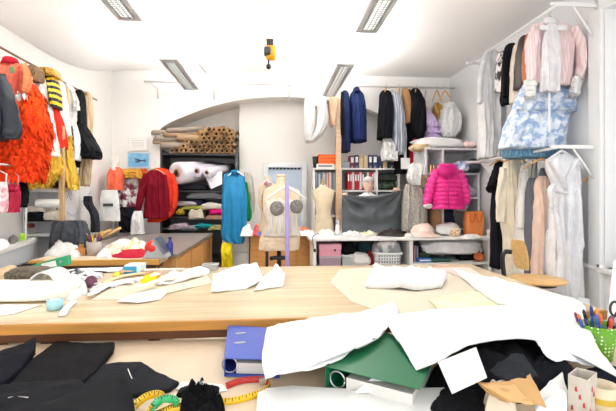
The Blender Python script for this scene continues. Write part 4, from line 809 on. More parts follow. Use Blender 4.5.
# ================================================================ THE MAN
hy = 6.8; hc = P(368, 185, hy); SK = mat('#efc7b4', 'plain'); HR = mat('#d8d5d2')
man = thing('person', 'grey haired man in white shirt holding up dark grey cloth behind the white table', 'person', (hc.x, hy, 0))
def skin(name, V, E, Rr, m, parent, sub=2):
    off = wl(parent); me = bpy.data.meshes.new(name); me.from_pydata([Vector(v)-off for v in V], E, []); o = bpy.data.objects.new(name, me); COL.objects.link(o); o.parent = parent
    md = o.modifiers.new('skin', 'SKIN'); md.use_smooth_shade = True
    for i, r in enumerate(Rr):
        k = me.skin_vertices[0].data[i]; k.radius = r if isinstance(r, tuple) else (r, r)
    me.skin_vertices[0].data[0].use_root = True
    s = o.modifiers.new('sub', 'SUBSURF'); s.levels = s.render_levels = sub; me.materials.append(m); return o
hL = P(343.5, 195.5, 6.5); hR = P(397.5, 190.5, 6.5); cx, cz = hc.x, hc.z
V = [(cx, hy, .95), (cx, hy, 1.1), (cx, hy, 1.28), (cx, hy, 1.42), (cx, hy-.01, 1.52), (cx+.005, hy-.03, 1.60),
     (cx-.1, hy, .9), (cx-.11, hy-.01, .5), (cx-.11, hy, .08), (cx-.12, hy-.14, .04),
     (cx+.1, hy, .9), (cx+.11, hy-.01, .5), (cx+.11, hy, .08), (cx+.12, hy-.14, .04),
     (cx-.19, hy, 1.44), (cx-.33, hy-.02, 1.34), (hL.x+.05, hL.y+.03, hL.z-.05),
     (cx+.19, hy, 1.44), (cx+.33, hy-.02, 1.34), (hR.x-.05, hR.y+.03, hR.z-.06)]
E = [(0, 1), (1, 2), (2, 3), (3, 4), (4, 5), (0, 6), (6, 7), (7, 8), (8, 9), (0, 10), (10, 11), (11, 12), (12, 13), (3, 14), (14, 15), (15, 16), (3, 17), (17, 18), (18, 19)]
RR_ = [(.16, .12), (.15, .11), (.17, .12), (.16, .11), .06, .055, .09, .06, .045, .04, .09, .06, .045, .04, .065, .045, .03, .065, .045, .03]
body = skin('body', V, E, RR_, SK, man)
# head: shaped loft, looking down to his left hand
hd = M(); rows = [(-.125, .03, .035, -.03), (-.115, .048, .055, -.025), (-.09, .062, .075, -.015), (-.05, .071, .09, -.005), (0, .077, .098, 0), (.04, .078, .1, .006), (.08, .07, .09, .01), (.105, .05, .065, .012), (.12, .02, .03, .014)]
for i in range(1): pass
rr = []
for z, a, b, dy in rows:
    ring = []
    for j in range(28):
        f = 2*PI*j/28; x, y = math.cos(f)*a, math.sin(f)*b+dy; fr_ = max(0, -math.sin(f)-.75)*4
        nose = .022*fr_*max(0, 1-abs(z+.03)/.035) if abs(x) < .02 else 0
        eye = -.008 if (-.005 < z < .02 and abs(abs(x)-.032) < .02 and y < -.05) else 0
        ring.append(Vector((cx+x, hy-.03+y-nose-eye, cz+z)))
    rr.append(ring)
hd.rings(rr); head = hd.build('head', SK, man)
head['label'] = 'face with eyes, nose and mouth'
for s in (-1, 1):
    M().ball((cx+s*.031, hy-.122, cz+.008), .012, 10, (1, .7, .7)).build('eye', mat('#f3efe9', 'plain'), head); M().ball((cx+s*.031, hy-.13, cz+.006), .006, 8).build('iris', mat('#3a3029', 'plain'), head)
    M().tube([(cx+s*.015, hy-.128, cz+.028), (cx+s*.033, hy-.13, cz+.033), (cx+s*.052, hy-.117, cz+.027)], .004, 6).build('eyebrow', HR, head)
    M().ball((cx+s*.079, hy-.025, cz-.01), .032, 10, (.3, .6, 1)).build('ear', SK, head)
M().tube([(cx, hy-.126, cz+.015), (cx, hy-.143, cz-.025), (cx, hy-.132, cz-.034)], [.008, .013, .012], 8).build('nose', SK, head)
M().tube([(cx-.024, hy-.112, cz-.063), (cx, hy-.12, cz-.061), (cx+.024, hy-.112, cz-.063)], .0055, 6).build('mouth', mat('#b86a62', 'plain'), head)
hb = M(); rr = []
for z, a, b, dy in [(-.05, .08, .075, .04), (0, .088, .09, .026), (.035, .09, .098, .02), (.06, .088, .11, .006), (.1, .078, .1, .008), (.13, .05, .07, .012), (.142, .02, .03, .015)]:
    ring = []
    for j in range(32): f = 2*PI*j/32; w = 1.1+.09*nz(math.cos(f)*4, math.sin(f)*4, z*30); ring.append(Vector((cx+math.cos(f)*a*w, hy-.03+max(math.sin(f)*b, -b if z > .055 else -.01)*w+dy, cz+z)))
    rr.append(ring)
hb.rings(rr).build('hair', HR, man)
sh = M(); rr = []
for z, a, b in [(.98, .19, .14), (1.1, .19, .135), (1.25, .205, .14), (1.38, .215, .135), (1.44, .19, .12), (1.49, .17, .11), (1.53, .15, .1), (1.555, .09, .085), (1.575, .075, .078)]:
    rr.append([Vector((cx+math.cos(2*PI*j/28)*a, hy+math.sin(2*PI*j/28)*b, z)) for j in range(28)])
sh.rings(rr, (False, False))
shirt = sh.build('shirt', mat('#f1f1f3'), man)
for s in (-1, 1): M().tube([(cx+s*.15, hy, 1.45), (cx+s*.24, hy, 1.4), (cx+s*.31, hy-.015, 1.345)], [.09, .082, .07], 14).build('sleeve', mat('#f1f1f3'), shirt)
tr = M()
for s in (-1, 1): tr.tube([(cx+s*.08, hy, 1.0), (cx+s*.1, hy, .85), (cx+s*.11, hy-.01, .5), (cx+s*.11, hy, .06)], [.12, .115, .08, .065], 14)
tr.build('trousers', mat('#3c4350'), man)
for s, h in ((-1, hL), (1, hR)):     # hands close over the cloth edge, fingers in front and thumb behind
    M().ball((h.x-s*.025, h.y+.02, h.z-.02), .043, 12, (1, .45, 1.0)).build('palm', SK, body)
    for k in range(4):
        b0 = Vector((h.x-s*.055+s*.022*k, h.y+.02, h.z+.01)); ln = (.9, 1.05, 1, .82)[k]
        M().tube([b0, b0+Vector((0, -.012, .028*ln)), b0+Vector((0, -.045, .03*ln)), b0+Vector((0, -.056, -.02*ln))], [.0105, .0105, .0095, .0075], 8).build('finger', SK, body)
    b0 = Vector((h.x-s*.06, h.y+.025, h.z-.035)); M().tube([b0, b0+Vector((-s*.03, -.01, .02)), b0+Vector((-s*.035, -.035, .035))], [.013, .012, .009], 8).build('thumb', SK, body)
CLH = mat('#63676b')
tl, trr = P(341.5, 195, 6.47), P(400.5, 190, 6.47); zb_ = .93
def hc_fn(u, v):
    sag = .1*math.sin(PI*u)*(1-v)**1.0; z = (tl.z+(trr.z-tl.z)*u-sag*.55)*(1-v)+zb_*v
    x = tl.x+(trr.x-tl.x)*u+.035*v*math.sin(PI*2*u)
    # swags between the hands
    a1 = math.atan2(v, u+.02); a2 = math.atan2(v, 1.02-u); r1 = math.hypot(u, v); r2 = math.hypot(1-u, v)
    f = .03+.06*math.sin(11*a1+1)*min(1, r1*2)*max(0, 1-r1*.8)+.06*math.sin(11*a2+.4)*min(1, r2*2)*max(0, 1-r2*.8)+.03*math.sin(13*v+9*abs(u-.5)**1.5)*math.sin(PI*u)+.02*nz(u*7, v*3, 1)
    return Vector((x, 6.44-f-.03*math.sin(PI*u)*v, z))
M().grid(hc_fn, 70, 44).build('grey_cloth', CLH, None, solid=.006, label='dark grey cloth held up by its corners by the man', cat='cloth')
# ================================================================ BACK SHELVES
def binder(name, label, x0, x1, yt, yb, Y, m, dep=.26, group=None, lab=None, ring=True):
    a = bx(x0, yt, x1, yb, Y, dep); t = thing(name, label, 'binder', ((a[0]+a[3])/2, Y, a[2]), group)
    M().box(a[0]+.003, a[1], a[2], a[3]-.003, a[4], a[5]).build('cover', m, t, smooth=False, bevel=.004); w = a[3]-a[0]; h = a[5]-a[2]
    if lab: M().box(a[0]+w*.2, Y-.003, a[2]+h*.5, a[3]-w*.2, Y, a[2]+h*.88).build('spine_label', lab, t, smooth=False)
    if ring: M().rings(disc_y((a[0]+a[3])/2, Y, a[2]+h*.2, w*.2)).build('finger_ring', STEEL, t)
def disc_y(x, y, z, r, n=14): return [[Vector((x+q*math.cos(2*PI*j/n), y+dy, z+q*math.sin(2*PI*j/n))) for j in range(n)] for q, dy in ((r, .001), (r, -.003), (r*.6, -.003), (r*.6, .002))]
NB = mat('#1d2f5a', 'plain'); GX = 'binders on top of the back shelving'
for n_, lab, x0, x1, yt, m, lm in (
    ('binder', 'dark red binder with white label on the back shelving, right of the wood post', 350, 354.5, 155.5, mat('#7e2230', 'plain'), PAPER),
    ('binder', 'navy binder with pale label beside the dark red binder', 354.5, 359, 155, NB, PAPER),
    ('binder', 'tan cardboard binder on the back shelving between navy ones', 359, 363.5, 156, mat('#cdb489', 'paper'), None),
    ('binder', 'second tan binder from the left on the back shelving', 363.7, 368, 155.5, mat('#d6c09a', 'paper'), None),
    ('binder', 'navy binder right beside the tan binders on the back shelving', 368.3, 372.5, 155, NB, PAPER),
    ('binder', 'navy binder in the middle of the three right of the tan ones', 372.7, 377.6, 155, mat('#21365f', 'plain'), PAPER),
    ('binder', 'rightmost upright navy binder in the row of three on the back shelving', 377.8, 382.5, 156, NB, None),
    ('binder', 'tan binder standing alone under the white skirt', 383, 387.5, 160, mat('#d2b98d', 'paper'), None),
    ('binder', 'dark blue wide binder below the hanging black trousers', 388, 399, 158, mat('#152238', 'plain'), None)):
    binder(n_, lab, x0, x1, yt, 169.7, YS+.02, m, .25, GX, lm)
t = thing('orange_folders', 'stack of orange papers on top of the back shelving left of the wood post', 'paper', P(327, 165, YS+.05))
for k in range(6):
    a = bx(318.5+k % 2*.6, 154+k*1.6+.4, 335.5+(k % 3)*.4, 155.8+k*1.6, YS+.03, .25); M().box(*a).build('folder', mat(['#f0641e', '#f47b35'][k % 2], 'paper'), t, smooth=False, bevel=.003)
a = bx(316.5, 163.8, 334, 168.2, YS+.02, .28); t = thing('paper_tray', 'white paper tray under the orange papers', 'tray', ((a[0]+a[3])/2, YS, a[2])); M().box(*a).build('tray', PLW, t, smooth=False, bevel=.005); M().box(a[0]+.03, a[1]-.004, a[2]+.02, a[3]-.03, a[1]+.01, a[5]-.02).build('opening', mat('#8e8a86', 'plain'), t, smooth=False)
c = P(315.5, 166, YS+.1); t = thing('black_bin', 'small black pen bin at the left end of the back shelving top', 'bin', c); zz = zt
M().lathe([(.04, zz+.002), (.055, zz+.2), (.05, zz+.2), (.036, zz+.01)], (c.x, c.y, 0), 20).build('bin', BLK, t)
M().lathe([(.057, zz+.19), (.058, zz+.205), (.05, zz+.205)], (c.x, c.y, 0), 20).build('rim', mat('#2e2e31', 'plastic'), t)
t = thing('storage_box', 'grey storage box on top of the back shelving beside the navy trousers', 'box', P(345, 168, YS+.02)); a = bx(341.5, 162, 349.3, 169.7, YS+.02, .25)
M().box(*a).build('carton', mat('#a7abb8', 'paper'), t, smooth=False, bevel=.004); M().box(a[0]-.004, a[1]-.004, a[5]-.05, a[3]+.004, a[4], a[5]+.004).build('lid', mat('#b6bac6', 'paper'), t, smooth=False, bevel=.004)
# files: left compartment (thin coloured), middle (red and white), right (green cloth)
cols = ['#8fa0ad', '#5f6f7d', '#b9c1c7', '#7f8f96', '#4c5a63', '#c7b9b4', '#a3b0b6', '#63757e', '#d9a7a0', '#c06a63', '#e1cfc8', '#7c8b92', '#55636b', '#94a1a6', '#6d7b80', '#3a3634', '#4d3b33', '#26292c']
nms = ['pale blue', 'slate', 'light grey', 'grey', 'dark slate', 'beige', 'silver grey', 'blue grey', 'salmon', 'brick red', 'cream', 'grey blue', 'charcoal', 'ash grey', 'steel grey', 'black', 'dark brown', 'near black']
ordn = ['first', 'second', 'third', 'fourth', 'fifth', 'sixth', 'seventh', 'eighth', 'ninth', 'tenth', 'eleventh', 'twelfth', 'thirteenth', 'fourteenth', 'fifteenth', 'sixteenth', 'seventeenth', 'eighteenth']
for k, (c_, n_) in enumerate(zip(cols, nms)):
    x0 = 316+k*1.36; yt = 172.2+(k*7 % 5)*.35
    bxm(x0, yt, x0+1.2, 189.6, YS+.02, .24).build('file_folder', mat(c_, 'paper'), None, smooth=False, bevel=.002, label=f'{n_} thin folder, {ordn[k]} from the left in the shelf behind the small bust', cat='folder', group='thin folders behind the small bust')
rc = ['#b9202f', '#c92b38', '#e7e2e0', '#b01c2c', '#c22634', '#e9e4e2', '#b5202f', '#3d6b4a', '#d8d4d2', '#c0273a', '#a92336', '#e5e1df']
rn = ['red', 'bright red', 'white', 'dark red', 'red', 'white', 'red', 'green', 'grey white', 'crimson', 'dark red', 'white']
for k, (c_, n_) in enumerate(zip(rc, rn)):
    x0 = 347.5+k*2.42
    binder('ring_binder', f'{n_} binder, {ordn[k]} from the left in the shelf behind the man', x0, x0+2.2, 172.3, 189.6, YS+.03, mat(c_, 'paper'), .24, 'binders in the shelf behind the man', PAPER if k in (0, 1, 3, 4, 6, 10) else None, False)
for k, (x0, y0, x1, y1, c_, l) in enumerate(((378, 181, 397, 189, '#3d5a3a', 'green folded cloth in the shelf right of the man'), (379, 173, 398, 181, '#23302a', 'dark green cloth lying on the green folded cloth'), (377.5, 192, 398, 199, '#6c7078', 'grey cloth on the lower shelf right of the man'))):
    folded('folded_cloth', l, 'cloth', x0, y0, x1, y1, YS+.02, .28, mat(c_, 'blotch', hex2='#1d2420', scale=14) if k < 2 else mat(c_), seed=20+k)
G('tweed_skirt', 'long grey tweed skirt hanging left of the pink jacket', 'skirt', 6.15, [(184, 406, 420), (190, 404, 424), (205, 403, 426), (222, 402, 427), (231, 402, 427)], .22, mat('#8d857e', 'blotch', hex2='#aaa39b', scale=50), folds=9, amp=.06)
G('white_blouse', 'white blouse hanging over the tweed skirt left of the pink jacket', 'blouse', 6.1, [(163, 412, 420), (167, 409, 423), (178, 407, 421), (185, 412, 420)], .15, WHITE, folds=5)
G('khaki_shorts', 'khaki cloth hanging just left of the pink jacket shoulder', 'cloth', 6.2, [(175, 420, 428), (180, 418, 430), (188, 419, 428)], .12, mat('#b6a888'), folds=4)
for k, (x, r_) in enumerate(((431, .3), (434, .1), (438, -.2))):
    hanger(['first thin wooden hanger from the left beside the pink jacket hood', 'second thin wooden hanger beside the pink jacket hood', 'third wooden hanger, nearest the pink jacket hood'][k], x, 166, 6.2, 9, 8, HW, P(x, 160, 6.2).z, None, 1.0+r_*.4)
# pink jacket
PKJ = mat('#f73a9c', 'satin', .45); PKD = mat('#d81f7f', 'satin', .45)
t = thing('pink_jacket', 'hot pink quilted jacket with hood hanging on the corner shelf unit', 'jacket', P(447, 170, 6.05))
body_ = []; JY = 6.05
prof = [(167, 440, 455), (170, 436, 459)]
for k in range(9):
    y = 172+k*4.1; l, r_ = 434-k*.35, 460+k*.5; prof += [(y, l+.9, r_-.9), (y+2.05, l-.6, r_+.6)]
prof += [(209, 431, 465)]
loft_px(prof, JY, .26, 4, .02, 2, rows=110, quilt=10).build('body', PKJ, t)
for pp in ([(437, 171, 8), (431, 183, 9), (428, 196, 9), (427, 206, 7)], [(458, 171, 8), (463.5, 183, 9), (466, 196, 9), (466, 205, 7)]):
    q = resample(pp, 44); m_ = M(); m_.tube([P(x, y, JY-.04) for x, y, w_ in q], [w_*.0075*(1+.13*math.sin(i*1.15)) for i, (x, y, w_) in enumerate(q)], 18); m_.build('sleeve', PKJ, t)
h0 = P(446.5, 170, JY-.1)
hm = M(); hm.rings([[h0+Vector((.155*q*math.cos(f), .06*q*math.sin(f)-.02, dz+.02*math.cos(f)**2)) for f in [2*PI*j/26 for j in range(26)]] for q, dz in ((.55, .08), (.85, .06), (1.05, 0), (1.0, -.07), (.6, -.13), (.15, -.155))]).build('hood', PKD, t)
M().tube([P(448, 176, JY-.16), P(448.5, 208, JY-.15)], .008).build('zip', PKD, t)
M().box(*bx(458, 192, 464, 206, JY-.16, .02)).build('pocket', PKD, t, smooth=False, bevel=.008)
hanger('white hanger inside the pink quilted jacket', 447, 167.5, JY, 20, 5, PLW, P(447, 161, JY).z)
bxm(424, 200.5, 430, 210, 5.98, .02) if False else None
pile_px = None
t = thing('white_bundle', 'white cloth bundle under the left sleeve of the pink jacket', 'cloth', P(428, 209, 6.0)); M().ball(P(428, 206, 6.0), .07, 16, (1, .8, .6)).build('bundle', WHITE, t); M().tube([P(424, 206, 5.95), P(432, 205, 5.95)], .02, 8).build('fold', WHITE, t)
# plastic bags and things on the corner shelves
def bundle(name, label, cat, x0, y0, x1, y1, Y, dep, m, seed, amp=.3):
    a = bx(x0, y0, x1, y1, Y, dep); c = Vector(((a[0]+a[3])/2, (a[1]+a[4])/2, (a[2]+a[5])/2)); rr = []
    for i in range(1, 22):
        th = PI*i/22; rg = []
        for j in range(36):
            f = 2*PI*j/36; d = Vector((math.sin(th)*math.cos(f), math.sin(th)*math.sin(f), -math.cos(th)))
            e = 1+amp*(nz(d.x*1.6+seed, d.y*1.6, d.z*1.6)+.5*abs(nz(d.x*4+seed, d.y*4, d.z*4))); s_ = [math.copysign(abs(v)**.7, v) for v in d]
            z = c.z+s_[2]*(a[5]-a[2])*.5*e
            rg.append(Vector((c.x+s_[0]*(a[3]-a[0])*.5*e, c.y+s_[1]*(a[4]-a[1])*.5*e, max(a[2], z))))
        rr.append(rg)
    return M().rings(rr).build(name, m, None, label=label, cat=cat)
CLR = mat('#e6e6ea', 'plastic', .25)
bundle('plastic_bundle', 'clear plastic wrapped bundle lying on top of the corner shelf unit', 'bundle', 416, 137, 470, 147.5, 6.35, .4, mat('#e4e1e2', 'plastic', .3), 3, .25)
bundle('beige_bundle', 'beige paper bundle on the left end of the corner shelf top', 'bundle', 414, 143, 432, 150.5, 6.32, .3, mat('#cdb893'), 4)
bundle('pink_bundle', 'pale pink cloth at the right end of the corner shelf top', 'cloth', 465, 140.5, 478, 147.5, 6.33, .3, mat('#eed0cc'), 5)
bundle('blue_white_bag', 'white and blue plastic bag on the middle shelf right of the pink jacket', 'bag', 457, 161, 476, 172.5, 6.25, .35, mat('#e4e7ee', 'blotch', hex2='#8d9cc0', scale=12), 6)
bundle('dark_teal_bag', 'black teal bag end sticking out of the middle corner shelf', 'bag', 471, 159, 482, 172.5, 6.18, .3, mat('#1d2a33', 'satin'), 7)
bundle('grey_cloth_bundle', 'grey cloth on the lower corner shelf right of the pink jacket', 'cloth', 466, 187, 480, 196.5, 6.33, .3, mat('#b9bcc6'), 8)
# ================================================================ ON AND UNDER THE LONG WHITE TABLE (z = .91)
ZL = .91
def bxz(x0, x1, yb, yt, zb_, dep): # base at pixel row yb on height zb
    p = PZ(x0, yb, zb_); q = PZ(x1, yb, zb_); h = (yb-yt)/F*(p.y*CT+p.x*ST); return p.x, p.y, zb_+.002, q.x, p.y+dep, zb_+h
p = PZ(337.5, 235, ZL); t = thing('spray_bottle', 'small white bottle on the left end of the long white table', 'bottle', p)
M().lathe([(.035, ZL+.002), (.037, ZL+.03), (.035, ZL+.14), (.02, ZL+.17)], (p.x, p.y, 0), 18).build('bottle', PLW, t); M().lathe([(.024, ZL+.165), (.026, ZL+.23), (.02, ZL+.235)], (p.x, p.y, 0), 16).build('cap', mat('#cfd8e2', 'plastic'), t)
fl = [('white paper patterns scattered on the left end of the long white table', [(300, 232), (330, 228.5), (352, 230), (345, 235), (318, 237)], PAPER), ('yellow tinted paper pattern in front of the grey cloth', [(352, 229), (374, 228), (376, 231), (358, 234)], mat('#ece2b4', 'paper')), ('white pattern paper with black marks in front of the grey cloth', [(340, 233), (372, 230), (384, 232), (372, 236), (346, 237)], mat('#f4f1ec', 'blotch', hex2='#d8d4cc', scale=30))]
for i, (l, pp, m) in enumerate(fl): flat('paper_pattern', l, 'paper', [(x, max(y, 231.5)) for x, y in pp] if i else [(316, 234), (330, 231), (352, 231), (345, 235), (318, 237)], ZL, m, .003+.003*i, curl=.02, seed=i)
pile('dark_scraps', 'black and brown fabric scraps on the table below the man right hand', 'fabric', [(376, 236), (384, 232.5), (398, 231.5), (408, 234), (402, 237)], ZL, .09, mat('#3a2c26', 'blotch', hex2='#15151a', scale=12), 31, .6)
pile('peach_scraps', 'peach and tan fabric scraps behind the black scraps on the long table', 'fabric', [(384, 233), (390, 230), (405, 230), (412, 233), (400, 234)], ZL, .12, mat('#e0b59a', 'blotch', hex2='#c98e62', scale=12), 32, .6)
p = PZ(426, 237, ZL); t = thing('sun_hat', 'pale pink straw hat lying on the long white table', 'hat', p)
M().lathe([(.30, ZL+.006), (.29, ZL+.014), (.2, ZL+.04), (.185, ZL+.07), (.16, ZL+.15), (.1, ZL+.19), (.02, ZL+.2)], (p.x, p.y+.2, 0), 36).build('crown', mat('#f2d9cb', 'cloth'), t)
M().lathe([(.192, ZL+.055), (.19, ZL+.08), (.18, ZL+.08)], (p.x, p.y+.2, 0), 36, (False, False)).build('band', mat('#e9c8b8'), t)
bundle('white_tissue', 'white crumpled tissue between hat and orange bag', 'paper', 440, 224, 462, 236.5, 6.0, .3, PAPER, 11)
p = PZ(455, 235.5, ZL); t = thing('ornament_box', 'tiny cream box with gold pattern in front of the white tissue', 'box', p); a = bxz(452, 460, 236.5, 228.5, ZL, .08); M().box(*a).build('carton', mat('#f2e2c4', 'blotch', hex2='#c98f42', scale=40), t, smooth=False, bevel=.004); M().box(a[0]-.002, a[1]-.002, a[5]-.02, a[3]+.002, a[4]+.002, a[5]+.003).build('lid', mat('#efe1cb', 'paper'), t, smooth=False, bevel=.003)
t = thing('dark_spool', 'small dark thread spool beside the tiny cream box', 'spool', PZ(452, 234, ZL)); q = PZ(451, 234.5, ZL); M().lathe([(.04, .115+ZL-.1), (.04, ZL+.03), (.025, ZL+.035), (.025, ZL+.1), (.04, ZL+.105), (.04, ZL+.12)], (q.x, q.y, 0), 16).build('spool', mat('#2b2624', 'plastic'), t); M().lathe([(.032, ZL+.036), (.034, ZL+.07), (.032, ZL+.1)], (q.x, q.y, 0), 16).build('thread', mat('#3d3430'), t)
a = bxz(467, 486, 236, 211, ZL, .16); t = thing('orange_bag', 'glossy orange bag standing on the right end of the long white table', 'bag', ((a[0]+a[3])/2, a[1], ZL)); ORB = mat('#ff9d52', 'plastic', .3, alpha=.85)
w_, cx_, cy_ = (a[3]-a[0])/2, (a[0]+a[3])/2, a[1]+.08
M().rings([[Vector((cx_+w_*q*math.copysign(abs(math.cos(f))**.5, math.cos(f)), cy_+.08*q*math.copysign(abs(math.sin(f))**.5, math.sin(f))+.01*nz(f, z*9), ZL+.003+z)) for f in [2*PI*j/32 for j in range(32)]] for z, q in ((0, .95), (.02, 1), (.2, 1.0), (a[5]-ZL-.02, .95), (a[5]-ZL-.01, .88), (.25, .86))], (True, False)).build('bag', ORB, t)
for dx in (-.06, .05): M().tube(resample([(cx_+dx-.05, cy_-.085, a[5]-.03), (cx_+dx-.03, cy_-.09, a[5]-.15), (cx_+dx+.02, cy_-.09, a[5]-.15), (cx_+dx+.04, cy_-.085, a[5]-.03)], 14), .01).build('handle', mat('#e06a1c', 'plastic'), t)
p = PZ(490, 236.5, ZL); t = thing('white_mug', 'white mug at the right end of the long white table', 'mug', p); M().lathe([(.04, ZL+.002), (.045, ZL+.01), (.045, ZL+.1), (.04, ZL+.1), (.038, ZL+.015)], (p.x, p.y, 0), 24).build('cup', mat('#f5f4f2', 'plastic', .2), t)
M().tube([(p.x+.04+.035*math.sin(PI*k/8), p.y, ZL+.025+.06*k/8) for k in range(9)], .007).build('handle', mat('#f5f4f2', 'plastic', .2), t)
pile('papers_heap', 'heap of papers on the orange cabinet right of the corset', 'paper', [(286, 234.5), (300, 232), (313, 231), (314, 235), (300, 236)], .906, .05, PAPER, 41, .6)
pile('pink_pouch', 'salmon coloured cloth on the orange cabinet right of the corset', 'cloth', [(296, 233), (300, 230.8), (311, 231), (310, 233.5)], .906, .09, mat('#dd8f74'), 42, .4)
pile('red_blue_cloth', 'red and blue cloth on the cabinet left of the corset', 'cloth', [(252, 236), (254, 233.2), (262, 233), (263, 235.5)], .906, .16, mat('#c43a34', 'blotch', hex2='#4562b0', scale=9), 43, .4)
pile('white_cloth', 'white crumpled cloth on the grey drawer unit left of the corset', 'cloth', [(240, 236.5), (243, 233.5), (250, 233), (253, 236)], .906, .16, WHITE, 44, .5)
for l, pp, h, m, s in (
    ('white fabric heap left of the small white bottle', [(314, 236.5), (320, 233), (332, 232.5), (335, 235.5), (326, 237)], .07, WHITE, 45),
    ('white fabric heap right of the small white bottle', [(341, 236), (346, 233), (357, 232.5), (362, 235), (352, 237)], .06, PAPER, 46),
    ('cream and yellow fabric heap in front of the grey cloth', [(356, 234.5), (362, 232.2), (376, 232), (380, 234), (368, 236)], .07, mat('#e9dfb8', 'blotch', hex2='#f1eee6', scale=8), 47),
    ('white lace heap left of the pale pink hat', [(404, 236.5), (408, 234), (416, 234), (418, 236.5), (410, 237.5)], .05, WHITE, 48),
    ('white papers heap in front of the orange bag', [(458, 238), (464, 236), (478, 236.2), (482, 238), (470, 239)], .04, PAPER, 49)):
    pile('fabric_heap', l, 'fabric', pp, ZL, h, m, s, .6)
bundle('tan_cloth', 'tan cloth standing below the pink jacket on the corner shelf', 'cloth', 432, 207, 443, 231, 6.32, .2, mat('#c79a72'), 51, .1)
bundle('navy_bundle', 'navy cloth below the pink jacket right of the tan cloth', 'cloth', 444, 209, 456, 229, 6.34, .25, mat('#2b3142'), 52)
bundle('white_cloth_bundle', 'white cloth bundle on the corner shelf above the orange bag', 'cloth', 458, 199, 470, 212, 6.36, .25, WHITE, 53)
# compartments
zsL, zsR = .492, .537
a = bx(319.5, 244.5, 341, 256, 5.9, .35); t = thing('pink_box', 'pink box on the shelf under the left end of the long white table', 'box', ((a[0]+a[3])/2, 5.9, a[2])); M().box(*a).build('carton', mat('#eea3b6', 'plain'), t, smooth=False, bevel=.005); M().box(a[0]-.006, a[1]-.006, a[5]-.07, a[3]+.006, a[4], a[5]+.004).build('lid', mat('#f2afc0', 'plain'), t, smooth=False, bevel=.004); M().ball((a[3]-.09, a[1]-.008, (a[2]+a[5])/2), .016, 10).build('button', BLK, t)
a2 = bx(319.5, 256.3, 341, 267, 5.9, .35); t = thing('mauve_box', 'mauve grey clear box under the pink box', 'box', ((a2[0]+a2[3])/2, 5.9, a2[2])); M().box(a2[0], a2[1], zsL+.002, a2[3], a2[4], a[2]-.004).build('carton', mat('#a58c9c', 'plain'), t, smooth=False, bevel=.005); M().box(a2[0]-.004, a2[1]-.004, a[2]-.03, a2[3]+.004, a2[4], a[2]-.003).build('lid', mat('#c6b3c0', 'plain'), t, smooth=False, bevel=.003)
bundle('black_cloth_bundle', 'black cloth heap right of the pink box under the white table', 'cloth', 341.5, 243, 357, 256, 6.0, .3, BLK2, 12)
a = bx(342, 255, 356, 267, 5.92, .3); t = thing('clear_bin', 'clear plastic bin right of the mauve box', 'bin', ((a[0]+a[3])/2, 5.92, zsL)); m_ = M(); m_.box(a[0], a[1], zsL+.002, a[3], a[4], zsL+.01); m_.box(a[0], a[1], zsL+.01, a[3], a[1]+.006, a[5]); m_.box(a[0], a[4]-.006, zsL+.01, a[3], a[4], a[5]); m_.box(a[0], a[1], zsL+.01, a[0]+.006, a[4], a[5]); m_.box(a[3]-.006, a[1], zsL+.01, a[3], a[4], a[5]); m_.build('bin', mat('#aeb4b6', 'plastic', .3), t, smooth=False); M().box(a[0]-.01, a[1]-.012, a[5]-.02, a[3]+.01, a[1]+.004, a[5]).build('rim', mat('#dfe2e2', 'plastic'), t, smooth=False, bevel=.003)
bundle('white_plastic_bag', 'white plastic bag beside the laundry basket', 'bag', 352, 254, 371, 267, 5.84, .25, mat('#dbd9d8', 'plastic', .3), 13)
bundle('teal_cloth', 'dark teal cloth heap behind the white plastic bag', 'cloth', 359, 242, 373, 256, 6.1, .25, mat('#27424c'), 14)
bundle('dark_red_cloth', 'dark red cloth left of the laundry basket', 'cloth', 368, 252, 375, 266, 5.95, .2, mat('#7a2a26'), 15)
a = bx(375, 253, 404, 267, 5.84, .4); t = thing('laundry_basket', 'white perforated laundry basket under the long white table', 'basket', ((a[0]+a[3])/2, 5.9, zsL)); cx_, cy_ = (a[0]+a[3])/2, 6.03; w_ = (a[3]-a[0])/2; BK = mat('#f4f4f4', 'plastic', .35)
def rrect(hw, hd, z, n=48): return [Vector((cx_+hw*math.copysign(abs(math.cos(2*PI*j/n))**.45, math.cos(2*PI*j/n)), cy_+hd*math.copysign(abs(math.sin(2*PI*j/n))**.45, math.sin(2*PI*j/n)), z)) for j in range(n)]
M().rings([rrect(w_*.86, .15, zsL+.003), rrect(w_*.98, .185, a[5]-.02), rrect(w_*.95, .175, a[5]-.02), rrect(w_*.83, .14, zsL+.02)]).build('basket', BK, t)
M().rings([rrect(w_*1.05, .2, a[5]-.022), rrect(w_*1.05, .2, a[5]), rrect(w_*.94, .17, a[5])], (False, False)).build('rim', BK, t)
hl = M()
for r_ in range(3):
    for k in range(9): x = cx_-w_*.72+k*w_*.18; z = zsL+.05+r_*.045; hl.box(x, cy_-.19+.004*(2-r_)-.002*0, z, x+.018, cy_-.14, z+.022)
hl.build('hole_pattern', mat('#8c9199', 'plastic'), t, smooth=False)
bundle('laundry_heap', 'white and grey laundry heaped in the white basket', 'laundry', 377, 241, 401, 256, 5.92, .3, mat('#efedec', 'blotch', hex2='#9fa3a8', scale=6), 16)
for x, l in ((0, 0),): pass
bundle('white_bag_stack', 'big white plastic wrapped stack under the right half of the long table', 'bag', 424, 240.5, 487, 256, 5.9, .4, mat('#ececef', 'satin', .35), 17, .2)
a = bx(418.5, 258.5, 432, 263.3, 5.87, .3); t = thing('blue_box', 'blue box on the lower right compartment shelf', 'box', ((a[0]+a[3])/2, 5.87, zsR)); M().box(a[0], a[1], zsR+.002, a[3], a[4], a[5]).build('carton', mat('#2f6fc0', 'plain'), t, smooth=False, bevel=.004); M().box(a[0]+.02, a[1]-.002, zsR+.02, a[3]-.02, a[1], zsR+.04).build('label_strip', PAPER, t, smooth=False)
